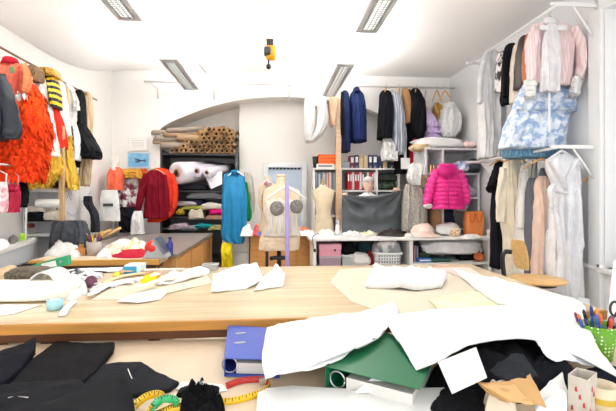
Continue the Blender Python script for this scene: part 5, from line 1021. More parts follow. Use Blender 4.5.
a = bx(433, 259.5, 451, 263.3, 5.87, .3); t = thing('dark_box', 'dark green and black flat box right of the blue box', 'box', ((a[0]+a[3])/2, 5.87, zsR)); M().box(a[0], a[1], zsR+.002, a[3], a[4], a[5]).build('carton', mat('#1f2f33', 'plain'), t, smooth=False, bevel=.004); M().box(a[0]-.003, a[1]-.003, a[5]-.015, a[3]+.003, a[4], a[5]+.003).build('lid', mat('#3b6b63', 'plain'), t, smooth=False)
bundle('green_scraps', 'dark green cloth above the blue box', 'cloth', 420, 252, 433, 258, 5.95, .25, mat('#3c4a38'), 18)
for k in range(5):
    a = bx(411.5+k*1.4, 246+k % 2*1.5, 412.7+k*1.4, 263.3, 5.9+.02*k, .25); M().box(a[0], a[1], zsR+.002, a[3], a[4], a[5]).build('magazine', mat(['#8a5a66', '#5a4a78', '#b98a92', '#6c6c88', '#a4a0b0'][k], 'paper'), None, smooth=False, bevel=.002, label=f'{["rose", "purple", "pink", "grey blue", "lilac grey"][k]} magazine, {ordn[k]} from the left in the right compartment', cat='magazine', group='magazines in the right compartment')
bundle('black_fabric', 'black cloth behind the orange fruit in the right compartment', 'cloth', 462, 248, 488, 263, 6.0, .3, BLK2, 19)
p = P(480.5, 263, 5.87); t = thing('orange_pumpkin', 'small orange pumpkin ornament on the right compartment shelf', 'pumpkin', (p.x, 5.9, zsR)); rr = []
for i in range(1, 14):
    th = PI*i/14; rr.append([Vector((p.x+.075*math.sin(th)*(1+.06*math.cos(8*f))*math.cos(f), 5.92+.075*math.sin(th)*(1+.06*math.cos(8*f))*math.sin(f), zsR+.066-.065*math.cos(th))) for f in [2*PI*j/40 for j in range(40)]])
M().rings(rr).build('fruit', mat('#e8763a', 'plain'), t); M().tube([(p.x, 5.92, zsR+.125), (p.x+.01, 5.92, zsR+.155)], .01).build('stem', mat('#5f5a2f', 'plain'), t)
bundle('lower_white_bag', 'white bag below the right compartment shelf', 'bag', 452, 269, 470, 280, 5.9, .3, PLW, 20)
bundle('lower_black_bag', 'black bag on the bottom shelf right of the white bag', 'bag', 470, 269, 494, 279, 5.95, .3, BLK2, 22)
t = thing('black_strap', 'black strap hanging over the left edge of the long white table', 'strap', P(314, 236, 5.8)); M().tube(resample([tuple(P(x, y, 5.76)) for x, y in ((319, 233.5), (315.5, 234.5), (312.5, 238), (313.5, 246), (314.5, 251))], 16), .02, 8, flat=.25).build('band', BLK2, t); M().box(*bx(313.5, 249, 316, 252, 5.74, .03)).build('buckle', BLK, t, smooth=False, bevel=.004)
# ================================================================ RIGHT CHAIR
t = thing('work_stool', 'round wooden seated work chair in front of the hanging dresses at right', 'chair', (2.58, 3.86, 0)); SW = mat('#e3b877', 'wood', .4)
cx, cy, cz = 2.6, 3.86, .69
M().lathe([(.2, cz-.03), (.25, cz-.022), (.26, cz-.005), (.245, cz+.006), (.05, cz+.001)], (cx, cy, 0), 40).build('seat', SW, t)
M().lathe([(.17, cz-.06), (.17, cz-.03)], (cx, cy, 0), 30).build('seat_plate', BLK, t)
M().tube([(cx, cy, .12), (cx, cy, cz-.05)], .03, 12).build('column', BLK, t)
for k in range(5): f = k*2*PI/5+.3; M().tube([(cx, cy, .13), (cx+.28*math.cos(f), cy+.28*math.sin(f), .05)], .018).ball((cx+.28*math.cos(f), cy+.28*math.sin(f), .03), .03, 8).build('leg', BLK, t)
b0 = P(504, 252, 3.82); b1 = P(512.5, 252, 3.82)
M().tube(resample([(cx-.1, cy, cz-.05), tuple(P(506, 285, 3.8)), tuple(P(504, 275, 3.8)), tuple(P(502.5, 258, 3.8)), tuple(P(505, 252, 3.8)), tuple(P(511, 252, 3.8))], 24), .022, 10).build('back_bracket', BLK, t)
M().rings([[P(x+dx, y, 3.84)+Vector((0, dy, 0)) for dx, dy in ((-w*.5, -.01), (w*.5, -.15), (w*.5+1.5, -.15), (-w*.5+1.5, .02))] for x, y, w in ((512, 239, 2), (513, 244, 5), (515, 255, 6), (516, 263, 5), (517, 268, 2))]).build('backrest', SW, t, bevel=.004)
# leaning boards by the window
a = M(); a.prism([PZ(577, 322, .6), PZ(591, 322, .6), P(590, 299, 3.6), P(579, 297, 3.6)], (0, .02, 0)); a.build('white_board', mat('#d3d4d8', 'plain'), None, smooth=False, bevel=.004, label='pale grey board standing below the window right of the wedding dress', cat='board')
a = M(); p = PZ(606, 345, ZN+.002); a.prism([p, p+Vector((.2, 0, 0)), P(622, 258, p.y+.12), P(615, 262, p.y+.1)], (0, .012, .004)); a.build('white_card', PLW, None, smooth=False, bevel=.003, label='white stiff card leaning at the right edge behind the pens', cat='card')
# ================================================================ CUTTING TABLE CLUTTER (z = .9)
MT = mat('#efe2c8', 'paper'); 
def F_(name, label, poly, m=PAPER, dz=0, th=.0015, curl=.01, seed=0, cat='paper', z=ZT): return flat(name, label, cat, poly, z+.002+dz, m, th, curl=curl, seed=seed)
F_('paper_sheet', 'white paper corner lying at the left edge of the cutting table front', [(-30, 306), (8, 304.5), (42, 305), (14, 314), (-30, 319.5)], seed=1, curl=0)
# white hat box / bolt of white cloth at left
p0 = PZ(-30, 304, ZT); p1 = PZ(62, 303, ZT)
m_ = M(); X0_, X1_, Y0_ = -2.05, p1.x, p1.y; rr = []
for i in range(26):
    u = i/25; x = X0_+(X1_-X0_)*u; e = 1-max(0, u-.9)*3; rr.append([Vector((x, Y0_+.14+.14*math.copysign(abs(math.cos(f))**.4, math.cos(f))*e, ZT+.002+.045*e+.045*e*math.copysign(abs(math.sin(f))**.4, math.sin(f))+.004*nz(u*6, f))) for f in [2*PI*j/40 for j in range(40)]])
m_.rings(rr).build('cloth_bolt', mat('#f3eee3'), None, label='thick flat bolt of white cloth at the left of the cutting table', cat='fabric')
# white arched cuff (folded stiff strip)
p = PZ(42, 285, ZT)
arch = [(27, 286), (31, 278), (39, 273), (47, 274), (53, 279), (57, 287)]
ap2 = resample([tuple(P(x, y, 2.62)) for x, y in arch], 26); m_ = M()
m_.grid(lambda u, v: Vector(ap2[int(round(u*25))])+Vector((0, .2*v, .0)), 25, 6); m_.build('white_strip', WHITE, None, solid=.006, label='stiff white strip bent in an arch on the left of the cutting table', cat='cloth')
pile('white_lining', 'white cloth with dark trim bending over the end of the white bolt', 'cloth', [(60, 301), (60, 290), (70, 281), (84, 284), (87, 293), (74, 300)], ZT, .08, WHITE, 51, .5)
# brown tweed cushion
bundle('tweed_cushion', 'dark brown tweed cloth roll on the left of the cutting table', 'cloth', -2, 270, 40, 283, 2.85, .22, mat('#4a4237', 'blotch', hex2='#6a6250', scale=60), 23, .12)
# green binder at left on the cutting table
m_ = M(); a, b, c, d = PZ(33, 273, ZT+.03), PZ(66, 266, ZT+.03), PZ(67, 258.5, ZT+.09), PZ(52, 261, ZT+.09)
t = thing('green_binder', 'green binder with white label lying on the left of the cutting table', 'binder', PZ(50, 270, ZT))
q = [P(41, 264, 3.2), P(65, 257, 3.25), P(68, 266, 3.2), P(45, 272.5, 3.15)]; q2 = [q[3], q[2], q[1], q[0]]
M().prism([P(20, 269, 3.15), P(48, 260.5, 3.2), P(67, 255.5, 3.25), P(68.5, 265, 3.2), P(47, 270, 3.15), P(30, 270.5, 3.15)], (0, .06, 0)).build('cover', mat('#12915e', 'plain'), t, smooth=False, bevel=.006)
M().prism([P(41, 264, 3.135), P(55, 260.5, 3.16), P(56.5, 266, 3.15), P(42, 269, 3.135)], (0, .004, 0)).build('spine_label', PAPER, t, smooth=False)
M().rings([[P(60.5+1.4*q_*math.cos(f), 261.5+1.4*q_*math.sin(f), 3.17-dy) for f in [2*PI*j/14 for j in range(14)]] for q_, dy in ((1, 0), (1, .02), (.6, .02), (.6, 0))]).build('finger_ring', STEEL, t)
pile('black_cloth', 'black cloth left of the green binder on the cutting table', 'cloth', [(10, 272), (24, 268), (38, 266.5), (44, 269), (30, 273)], ZT, .05, BLK2, 52, .4)
pile('beige_cloth', 'beige cloth strip under the black cloth at the left edge', 'cloth', [(-10, 276), (0, 271), (18, 269), (26, 272), (8, 277)], ZT, .04, mat('#cfb592'), 53, .4)
# clutter middle-left
pile('plum_cloth', 'plum coloured cloth piece right of the white bent cloth', 'cloth', [(84, 287), (86, 280), (94, 278), (98, 285), (94, 289)], ZT, .05, mat('#6b4458'), 54, .5)
pile('navy_scraps', 'navy and white fabric scraps behind the plum cloth', 'fabric', [(60, 277), (72, 272.5), (92, 273), (104, 277), (92, 280), (72, 280)], ZT, .045, mat('#2b2d3d', 'blotch', hex2='#e9e4e6', scale=14), 55, .6)
pile('grey_scraps', 'grey speckled fabric scraps right of the plum cloth', 'fabric', [(88, 292), (93, 286), (104, 284), (106, 289), (96, 294)], ZT, .035, mat('#55525a', 'blotch', hex2='#d9d3d0', scale=18), 56, .6)
F_('pattern_paper', 'white pattern paper behind the navy scraps on the cutting table', [(56, 272), (90, 268), (124, 268), (118, 272), (84, 274)], seed=3)
def strip(label, pts, wpx, m, dz=.004, name='fabric_strip'):
    q = resample([tuple(PZ(x, y, ZT+.002+dz)) for x, y in pts], 20); m_ = M(); m_.tube([Vector(v)+Vector((0, 0, .006+.006*nz(i*.5, dz*99))) for i, v in enumerate(q)], wpx, 10, flat=.28)
    return m_.build(name, m, None, label=label, cat='fabric')
strip('peach fabric strip slanting across the clutter left of the white papers', [(98, 290), (112, 280), (130, 276), (152, 273)], .028, mat('#f0cfa6'))
strip('cream fabric strip lying under the yellow cloth', [(100, 287), (120, 282), (140, 279), (158, 275)], .03, mat('#f5ecdc'), .016)
strip('blue speckled white strip in the middle left clutter', [(110, 288), (124, 284), (142, 281)], .022, mat('#dfe0ee', 'blotch', hex2='#6e6fa0', scale=30), .004)
pile('yellow_cloth_piece', 'bright yellow cloth piece on the cutting table', 'cloth', [(138, 283), (144, 278), (156, 274.5), (161, 277), (152, 281), (144, 284)], ZT, .03, mat('#f3cc25'), 57, .4)
pile('small_yellow_cloth', 'small yellow scrap behind the peach strip', 'cloth', [(112, 276), (116, 273.5), (122, 274), (118, 277)], ZT, .015, mat('#f1d24b'), 58, .4)
F_('lilac_sheet', 'pale lilac white paper near the front of the cutting table left of centre', [(116, 303), (132, 295), (158, 290), (168, 292), (160, 300), (138, 304)], mat('#efe9f2', 'paper'), seed=4)
F_('cream_pattern', 'wide cream tissue pattern across the left middle of the cutting table', [(92, 300), (112, 288), (160, 279), (206, 274), (212, 283), (176, 292), (128, 300)], mat('#e8d9bd', 'paper'), -.001, seed=5, curl=.006)
slabp('white_tissue_heap', 'white tissue paper trailing towards the glass box', [(152, 284), (166, 278), (176, 275), (188, 274), (194, 271), (206, 271), (210, 275), (198, 279), (182, 283), (160, 287)], ZT, .008, PAPER, 'paper', 59, .045)
for k, (l, pts, w_, m) in enumerate((
    ('lilac printed fabric strip beside the plum cloth', [(66, 283), (76, 279), (90, 277)], .022, mat('#b9a9cf', 'blotch', hex2='#efeaf2', scale=25)),
    ('white fabric strip crossing the speckled scraps', [(90, 296), (104, 288), (118, 284), (134, 283)], .024, PAPER),
    ('dark blue narrow strip behind the plum cloth', [(78, 274), (94, 272), (106, 273)], .014, NAVY),
    ('tan paper strip behind the yellow cloth', [(120, 273), (140, 271), (158, 271)], .018, mat('#dcb98c', 'paper')),
    ('cream twisted strip in front of the yellow cloth', [(128, 290), (146, 286), (164, 281), (178, 279)], .02, mat('#efe4cf')),
    ('white narrow strip beside the small light blue carton', [(144, 271), (166, 270), (184, 269.5)], .016, PAPER))):
    strip(l, pts, w_, m, .01+.004*k)
p = PZ(130, 275, ZT); q = PZ(142, 274, ZT); t = thing('blue_carton', 'small light blue and white carton behind the peach strip', 'box', (p+q)/2); h_ = .075
M().box(p.x-.045, p.y, ZT+.002, q.x, p.y+.14, ZT+h_).build('carton', mat('#d8eef5', 'plain'), t, smooth=False, bevel=.004); M().box(p.x-.048, p.y-.003, ZT+.004, p.x+.05, p.y+.02, ZT+h_-.01).build('blue_end', mat('#3aa8d8', 'plain'), t, smooth=False, bevel=.003)
p = PZ(202, 271.5, ZT); q = PZ(217, 271.5, ZT); t = thing('clear_box', 'clear glassy pin box behind the white papers', 'box', (p+q)/2); GB = mat('#cfd3d0', 'plastic', .15, alpha=.55)
M().box(p.x, p.y, ZT+.002, q.x, p.y+.1, ZT+.05).build('tray', GB, t, smooth=False, bevel=.004); M().box(p.x-.003, p.y-.003, ZT+.05, q.x+.003, p.y+.103, ZT+.054).build('lid', mat('#e6e9e6', 'plastic', .15, alpha=.6), t, smooth=False, bevel=.003)
# light blue thread reel (tape roll)
p = PZ(52, 311, ZT); t = thing('tape_roll', 'light blue tape roll standing near the front edge of the cutting table', 'tape roll', p)
M().lathe([(.025, ZT+.003), (.039, ZT+.003), (.039, ZT+.054), (.025, ZT+.054)], (p.x, p.y+.03, 0), 30, (False, False)).build('roll', mat('#a9dbe6', 'plastic', .25), t); M().lathe([(.025, ZT+.003), (.025, ZT+.055), (.02, ZT+.055), (.02, ZT+.003)], (p.x, p.y+.03, 0), 30, (False, False)).build('core', mat('#dff0f2', 'plastic'), t)
strip('crumpled clear tissue strip right of the light blue tape roll', [(74, 302), (68, 308), (62, 316)], .02, PAPER, name='tissue_strip')
# white paper heaps
def sheaf(name, label, polys, dz=.004, curl=.03):
    t = thing(name, label, 'paper', PZ(polys[0][0][0], polys[0][0][1], ZT))
    for i, pp in enumerate(polys): flat('sheet', None, None, pp, ZT+.002+dz*i, PAPER, .003, parent=t, curl=curl, seed=i*3+2)
    return t
slabp('white_papers', 'white crumpled pattern papers in the centre of the cutting table', [(211, 294), (213, 281), (234, 271.5), (257, 270), (264, 284), (246, 289.5)], ZT, .006, PAPER, 'paper', 61, .02, [0, .03, .03, .045, .02, .0])
slabp('folded_white_paper', 'folded white paper sticking up right of the crumpled papers', [(254, 292), (262, 283), (272, 279), (276, 275), (285, 283), (283, 287), (266, 290)], ZT, .006, PAPER, 'paper', 62, .02, [0, .02, .05, .08, .05, .0, 0])
slabp('white_fabric_heap', 'heap of white fabric right of the centre on the cutting table', [(366, 289), (369, 279), (376, 275), (392, 274), (414, 276), (430, 274), (447, 281), (442, 289), (416, 292), (392, 290)], ZT, .03, WHITE, 'fabric', 63, .06, [0, .01, .02, .01, .02, .01, 0, 0, 0, 0])
F_('tissue_pattern', 'cream tissue pattern right of the centre under the white heap', [(330, 282), (340, 270), (362, 268), (470, 268), (505, 290), (500, 312), (384, 314), (352, 302)], mat('#f1e7d2', 'paper', alpha=.7), -.0015, curl=.004, seed=7)
F_('green_pattern', 'pale pattern sheet with yellow green lines at the right end', [(428, 300), (470, 292), (520, 296), (536, 306), (500, 313), (440, 312)], mat('#ebe3c8', 'blotch', hex2='#dde0b4', scale=8), .004, curl=.006, seed=8)
F_('pink_edge_paper', 'paper with pink edge at the back right of the cutting table', [(438, 268), (466, 268.5), (500, 288), (490, 289)], mat('#f1c6c0', 'paper'), .006, curl=.004, seed=9)
# thick white sheets sweeping from the cutting table over the work table
BIG = [[(452, 270, .905), (468, 274, .92), (500, 281, .94), (545, 293, .945), (572, 299.5, .935)],
       [(462, 278, .91), (490, 285, .935), (520, 292, .95), (556, 300, .95), (582, 306, .935)],
       [(480, 293, .91), (505, 297, .93), (530, 301, .945), (560, 307, .945), (586, 314, .93)],
       [(500, 306, .91), (520, 309, .925), (545, 312, .935), (565, 315, .935), (584, 321, .92)]]
sheet('white_cloth_stack', 'thick white cloth stack at the right end of the cutting table', 'cloth', BIG, WHITE, 40, 30, .02, .012, 5, 3)
S2 = [[(383, 318, .915), (420, 312, .93), (470, 308, .945), (530, 305, .95), (585, 308, .945)],
      [(390, 330, .915), (425, 326, .94), (475, 320, .955), (532, 318, .955), (590, 330, .93)],
      [(402, 348, .905), (436, 342, .94), (480, 335, .955), (536, 333, .95), (600, 352, .90)],
      [(416, 371, .89), (442, 360, .93), (484, 342, .95), (544, 342, .94), (622, 380, .86)]]
sheet('white_pattern_sheet', 'big white pattern sheet sweeping over the black cloth at the right', 'paper', S2, PAPER, 44, 30, .006, .008, 4, 5)
F_('brown_snippet', 'small tan paper snippet on the white pattern sheet', [(476, 314.5), (494, 314), (497, 316.5), (478, 317)], mat('#edd6bd', 'paper'), .055, curl=0)
# left white papers over blue and green binders
S3 = [[(267, 329, .885), (300, 322, .9), (330, 317, .92), (368, 312, .925), (394, 303, .91)],
      [(264, 346, .89), (296, 338, .905), (332, 330, .925), (376, 322, .93), (398, 314, .92)],
      [(262, 362, .885), (296, 352, .905), (334, 343, .925), (370, 334, .925), (389, 326, .915)],
      [(265, 378, .882), (300, 369, .9), (336, 356, .915), (362, 347, .915), (379, 338, .91)]]
sheet('white_pattern_papers', 'thick stack of white papers lying over the blue and green binders', 'paper', S3, PAPER, 40, 26, .012, .008, 6, 8)
S4 = [[(300, 340, .897), (340, 330, .912), (380, 320, .918)], [(290, 362, .893), (330, 350, .908), (366, 338, .912)], [(270, 373, .882), (306, 371, .889), (342, 359, .898)]]
sheet('lower_pattern_papers', 'white paper layer under the thick paper stack', 'paper', S4, mat('#eeeeec', 'paper'), 30, 20, .008, .006, 6, 9)
# ================================================================ WORK TABLE, FOREGROUND (z = .8)
def lie_binder(name, label, c4, hgt, m, front_rings=True):
    """lever arch binder lying flat: c4 = front-left, front-right, back-right, back-left (px) of its top"""
    t = thing(name, label, 'binder', PZ(c4[0][0], c4[0][1], ZN)); top = [PZ(x, y, ZN+hgt) for x, y in c4]; bot = [Vector((v.x, v.y, ZN+.003)) for v in top]
    dn = Vector((0, 0, -.004))
    M().prism(top, dn).build('cover', m, t, smooth=False, bevel=.002); M().prism([v+Vector((0, 0, .004)) for v in bot], dn).build('back_cover', m, t, smooth=False, bevel=.002)
    e = [(top[0]-top[1]).normalized()*.004, (top[3]-top[2]).normalized()*.004]
    M().prism([top[0], top[3], bot[3], bot[0]], -e[0]).build('spine', m, t, smooth=False, bevel=.002)
    ins = lambda P_, a, b: P_[0].lerp(P_[1], a).lerp(P_[3].lerp(P_[2], a), b)
    pb = [ins(bot, .22, .04), ins(bot, .92, .04), ins(bot, .92, .96), ins(bot, .22, .96)]
    M().prism([v+Vector((0, 0, .007)) for v in pb], (0, 0, hgt*.55)).build('paper_block', mat('#dcd9d4', 'stripe', .7, '#c9c5c0', 60), t, smooth=False)
    rg = ins(bot, .1, .06); rv = (top[1]-top[0]).normalized(); M().tube([rg+rv*(.03*math.cos(f))+Vector((0, 0, .036+.03*math.sin(f))) for f in [2*PI*j/16 for j in range(17)]], .004, 6).build('lever_ring', STEEL, t)
    return t, top, ins
t, top, ins = lie_binder('blue_binder', 'blue lever arch binder with two metal slots lying on the work table', [(224, 358), (280, 359.5), (276, 328), (228, 325)], .075, mat('#3d57b8', 'plain', .4))
for v in (.42, .72):
    c = ins(top, .27, v); M().rings([[c+Vector((.026*q*math.cos(f), .009*q*math.sin(f)+.004*math.cos(f), dz)) for f in [2*PI*j/24 for j in range(24)]] for q, dz in ((1, .0005), (1, .003), (.5, .003), (.5, .001))]).build('metal_slot', STEEL, t)
lie_binder('green_file', 'dark green binder lying half under white papers in the foreground', [(325, 366), (420, 389), (437, 355), (382, 330)], .09, mat('#0f6a42', 'plain', .35))
# papers in the front
def FP(label, poly, dz=.0, m=PAPER, th=.002, curl=.01, seed=0, name='paper_sheet'): return flat(name, label, 'paper', poly, ZN+.002+dz, m, th, curl=curl, seed=seed)
FP('white paper at the bottom edge left of the middle, in front of the green binder', [(258, 390), (292, 386), (352, 390), (350, 430), (255, 430)], .012, curl=.004, seed=2)
FP('wide white paper at the bottom edge in front of the dark green binder', [(350, 392), (372, 389), (454, 388), (458, 430), (345, 430)], .02, curl=.006, seed=3)
m_ = M(); p = PZ(378, 376, ZN+.06); m_.prism([PZ(356, 393, ZN+.03), PZ(398, 391, ZN+.035), PZ(377, 375, ZN+.075)], (0, .004, .003)); m_.build('paper_corner', mat('#f1f1f2', 'paper'), None, smooth=False, label='white paper corner pointing up over the dark green binder', cat='paper')
FP('small white paper strip left of the measuring tape red end', [(176, 390), (182, 382.5), (222, 384.5), (228, 391), (205, 394)], .0, curl=.003, seed=5)
a = [PZ(438, 362, ZN+.14), PZ(476, 347, ZN+.145), PZ(487, 377, ZN+.135), PZ(452, 393, ZN+.12)]; m_ = M(); m_.prism(a, (0, 0, -.003)); m_.build('paper_card', PAPER, None, smooth=False, label='white paper square standing out against the black cloth at the right', cat='paper')
# black cloth heap at right (separate garments)
BC = mat('#0f1014', 'cloth', .8); BC2 = mat('#14161d', 'cloth', .75)
pile('black_fabric_heap', 'big heap of black cloth under the white sheet at the right', 'cloth', [(425, 392), (432, 372), (452, 358), (480, 346), (520, 342), (548, 346), (560, 366), (560, 396), (520, 404), (470, 406)], ZN, .115, BC, 71, .3, 22, 110)
pile('black_velvet', 'black velvet cloth curling beside the small carton at the right', 'cloth', [(520, 392), (526, 372), (548, 366), (570, 374), (582, 386), (574, 398), (545, 402)], ZN, .11, BC2, 72, .35, 20, 90)
pile('navy_fabric', 'navy black cloth at the right edge behind the brown mug', 'cloth', [(562, 392), (572, 380), (600, 376), (640, 380), (640, 398), (590, 402)], ZN, .07, mat('#161a26', 'cloth'), 73, .4, 18, 80)
sheet('grey_satin', 'charcoal satin fold on top of the black cloth', 'cloth', [[(490, 372, ZN+.125), (505, 362, ZN+.135), (516, 354, ZN+.13)], [(500, 380, ZN+.13), (515, 368, ZN+.145), (524, 358, ZN+.14)], [(516, 387, ZN+.12), (530, 380, ZN+.125), (538, 378, ZN+.115)]], mat('#25282e', 'cloth'), 24, 20, .006, .012, 8, 4)
pile('black_front_cloth', 'black cloth at the bottom edge left of the brown envelope', 'cloth', [(430, 411), (440, 396), (470, 386), (482, 396), (486, 420), (430, 425)], ZN, .06, BC, 74, .4)
EN = mat('#c69a62', 'paper')
t = thing('brown_envelope', 'crumpled brown paper envelope at the bottom edge right of the middle', 'envelope', PZ(510, 400, ZN+.06))
e_rows = [[(477, 382.5, .905), (500, 384, .925), (522, 379, .93), (530, 376, .93)], [(486, 392, .905), (505, 394, .93), (526, 391, .93), (538, 391, .925)], [(500, 402, .90), (514, 406, .92), (530, 405, .92), (546, 410, .905)]]
sheet('paper', None, None, e_rows, EN, 24, 18, .006, .01, 9, 5, parent=t); sheet('flap', None, None, [[(478, 383, .915), (494, 386, .93), (516, 386, .938)], [(490, 392, .915), (504, 395, .938), (522, 394, .938)], [(500, 401, .908), (516, 404, .93), (534, 405, .925)]], mat('#d3a970', 'paper'), 16, 12, .003, .006, 9, 6, parent=t)
pile('cream_cloth', 'cream cloth piece left of the brown envelope at the bottom edge', 'cloth', [(484, 420), (484, 403), (492, 397), (510, 402), (516, 420)], ZN, .1, mat('#e3d6c3'), 75, .4)
slabp('white_tissue', 'white tissue at the bottom edge between envelope and carton', [(534, 425), (540, 408), (551, 404), (562, 399), (568, 408), (566, 425)], ZN, .02, PAPER, 'paper', 76, .03, [0, .03, .05, .07, .03, 0])
# white cloth trailing right of the black cloth
sheet('white_lace', 'bluish white lace cloth under the pens at the right', 'cloth', [[(535, 343, .93), (556, 340, .925), (585, 345, .9)], [(546, 356, .92), (570, 352, .91), (596, 358, .86)], [(556, 362, .905), (586, 366, .87), (618, 378, .84)]], mat('#dfe4ee', 'blotch', hex2='#f6f7fa', scale=9), 24, 18, .004, .012, 9, 7)
# small carton with red print
p = PZ(573, 415, ZN); t = thing('small_carton', 'small open grey carton with red print at the bottom right', 'box', p); CB = mat('#c9c2b8', 'blotch', hex2='#bdb5aa', scale=9)
f0, f1, f2, f3 = PZ(568, 404, ZN+.03), PZ(588, 412, ZN+.03), PZ(597, 402, ZN+.03), PZ(577, 396, ZN+.03)
cw = [Vector((v.x, v.y, ZN+.002)) for v in (f0, f1, f2, f3)]; H_ = .125; cc = sum(cw, Vector())/4; CE = mat('#8f887e', 'paper')
outer = cw; inner = [v.lerp(cc, .1) for v in cw]
M().rings([outer, [v+Vector((0, 0, H_)) for v in outer], [v+Vector((0, 0, H_)) for v in inner], [v+Vector((0, 0, .005)) for v in inner]]).build('carton', CB, t, smooth=False)
for (a_, b_) in ((1, 2), (0, 1)):
    A, B = outer[a_], outer[b_]; nrm = (B-A).cross(Vector((0, 0, 1))).normalized()*.0012
    for k in range(4):
        u0, v0 = .15+.2*k, .12+.17*((k*3) % 4); q = [A.lerp(B, u0)+Vector((0, 0, H_*v0)), A.lerp(B, u0+.14)+Vector((0, 0, H_*v0)), A.lerp(B, u0+.1)+Vector((0, 0, H_*(v0+.14))), A.lerp(B, u0+.02)+Vector((0, 0, H_*(v0+.1)))]
        M().prism([x+nrm for x in q], nrm*.2).build('red_print', mat('#c0323c', 'paper'), t, smooth=False)
# beige mug
p = PZ(607, 413, ZN); t = thing('beige_cup', 'beige cup with yellow green rim band at the bottom right corner', 'cup', p); zc = ZN
M().lathe([(.03, zc+.002), (.04, zc+.012), (.046, zc+.085), (.043, zc+.085), (.036, zc+.02)], (p.x, p.y+.02, 0), 32).build('cup', mat('#d9c9ac', 'plain'), t); M().lathe([(.0425, zc+.03), (.0445, zc+.05)], (p.x, p.y+.02, 0), 32, (False, False)).build('band', mat('#c9a83c', 'plain'), t)
# green dotted cup and pens
p = PZ(609, 364, ZN); t = thing('dotted_cup', 'green polka dot pot full of pens at the right edge', 'pot', p); DOT = mat('#64a01f', 'dots', .5, '#eef5dc', 62)
py_ = p.y+.06; M().lathe([(.052, ZN+.002), (.075, ZN+.15), (.07, ZN+.15), (.048, ZN+.01)], (p.x, py_, 0), 36).build('pot', DOT, t); rp = M()
pens = ['#2b3f8f', '#d9432f', '#ef7a2f', '#24262b', '#3a63b0', '#e4e2df', '#c9302f', '#23335f', '#f09a4e', '#454a55', '#7a2f5a', '#2f57a0', '#e06a3a', '#1c1d22', '#c8cbd2', '#3550a8']
for k, c_ in enumerate(pens):
    f = k*2.39; r0 = .02+.025*(k % 3)/2; a = Vector((p.x+r0*math.cos(f), py_+r0*math.sin(f), ZN+.02)); b = Vector((p.x+(r0+.045)*math.cos(f)-.01, py_+(r0+.03)*math.sin(f), ZN+.165+.03*((k*5) % 4)/3))
    o = M().tube([a, b], .0062, 8).build('pen', mat(c_, 'plastic'), t); d = (b-a).normalized(); M().tube([b-d*.03, b+d*.004, b+d*.014], [.0072, .0072, .003], 8).build('pen_cap', mat(pens[(k*7+3) % 16], 'plastic'), o)
tt = thing('scissors', 'black handled scissors standing in the green polka dot pot', 'scissors', (p.x+.06, py_, ZN)); z_ = ZN+.19
for dx, dz in ((.0, .03), (.022, -.012)): M().tube([(p.x+.06+dx+.02*math.cos(f), py_-.02, z_+dz+.03*math.sin(f)) for f in [2*PI*j/16 for j in range(17)]], .005, 8).build('handle', BLK, tt)
M().tube([(p.x+.045, py_-.01, ZN+.03), (p.x+.06, py_-.02, z_-.01)], .006, 6, flat=.4).build('blade', STEEL, tt)
# loose pens lying left of the pot
pl = [((573, 322), (578, 334), '#d5392e', 'red'), ((571, 318), (580, 331), '#b8472f', 'brick red'), ((583, 323), (596, 328), '#f2b18a', 'peach'), ((584, 333), (596, 329), '#ef6a2c', 'orange'), ((591, 320), (598, 331), '#f08a3f', 'light orange'), ((566, 325), (574, 331), '#6a7fc0', 'pale blue')]
for k, ((xa_, ya_), (xb_, yb_), c_, n_) in enumerate(pl):
    z0 = .885+.004*k; a, b = PZ(xa_, ya_, z0), PZ(xb_, yb_, z0+.012); o = M().tube([a, b], .008, 8).build('felt_pen', mat(c_, 'plastic'), None, label=f'{n_} felt pen lying left of the green polka dot pot', cat='pen'); d = (b-a).normalized()
    M().tube([a-d*.02, a+d*.02], .009, 8).build('pen_cap', mat(c_, 'plastic'), o)
bundle('pen_tray', 'pale green and white pen tray cloth under the loose felt pens', 'tray', 562, 328, 598, 344, 1.98, .12, mat('#e8ecdc', 'blotch', hex2='#b7cf63', scale=9), 26, .12)
# black cloth at left (three garments)
def slab(name, label, rows, m, th=.018, amp=.006, seed=0): return sheet(name, label, 'cloth', rows, m, 36, 26, th, amp, 7, seed)
slabp('black_folded_cloth', 'large folded black cloth piece on the work table at left', [(4, 397), (30, 366), (57, 346.5), (74, 348), (108, 348.5), (115, 350.5), (113, 357), (98, 374), (84, 390), (50, 395)], ZN, .022, BC, seed=1, curl=[0, 0, 0, 0, .0, .012, .01, 0, 0, 0])
slabp('charcoal_cloth', 'charcoal cloth piece with a white thread right of the folded black cloth', [(80, 396), (88, 381), (101, 368), (120, 366), (141, 365), (156, 375), (179, 386), (170, 393), (130, 400)], ZN, .012, mat('#22242a'), seed=2)
M().tube([PZ(128, 369, ZN+.022), PZ(130, 374, ZN+.022), PZ(132, 378.5, ZN+.022)], .0018, 6).build('white_thread', PAPER, None, label='short white thread lying on the charcoal cloth', cat='thread')
slabp('navy_folded_cloth', 'navy black folded cloth at the left edge of the work table', [(-30, 392), (-26, 368), (4, 358), (22, 354), (36, 351.5), (35.5, 360), (20, 378), (2, 394)], ZN, .03, mat('#13161f'), seed=3, wob=.02, curl=[0, 0, 0, .01, .025, .02, 0, 0])
sheet('black_trouser_leg', 'black cloth fold rising at the bottom edge left of the measuring tape', 'cloth', [[(52, 404, ZN+.03), (80, 394, ZN+.06), (108, 381, ZN+.085), (123, 378, ZN+.08)], [(30, 416, ZN+.03), (72, 406, ZN+.06), (112, 394, ZN+.09), (128, 392, ZN+.06)], [(20, 440, ZN+.03), (70, 440, ZN+.05), (116, 436, ZN+.07), (136, 436, ZN+.02)]], mat('#1c1e22', 'cloth'), 30, 24, .02, .01, 6, 4)
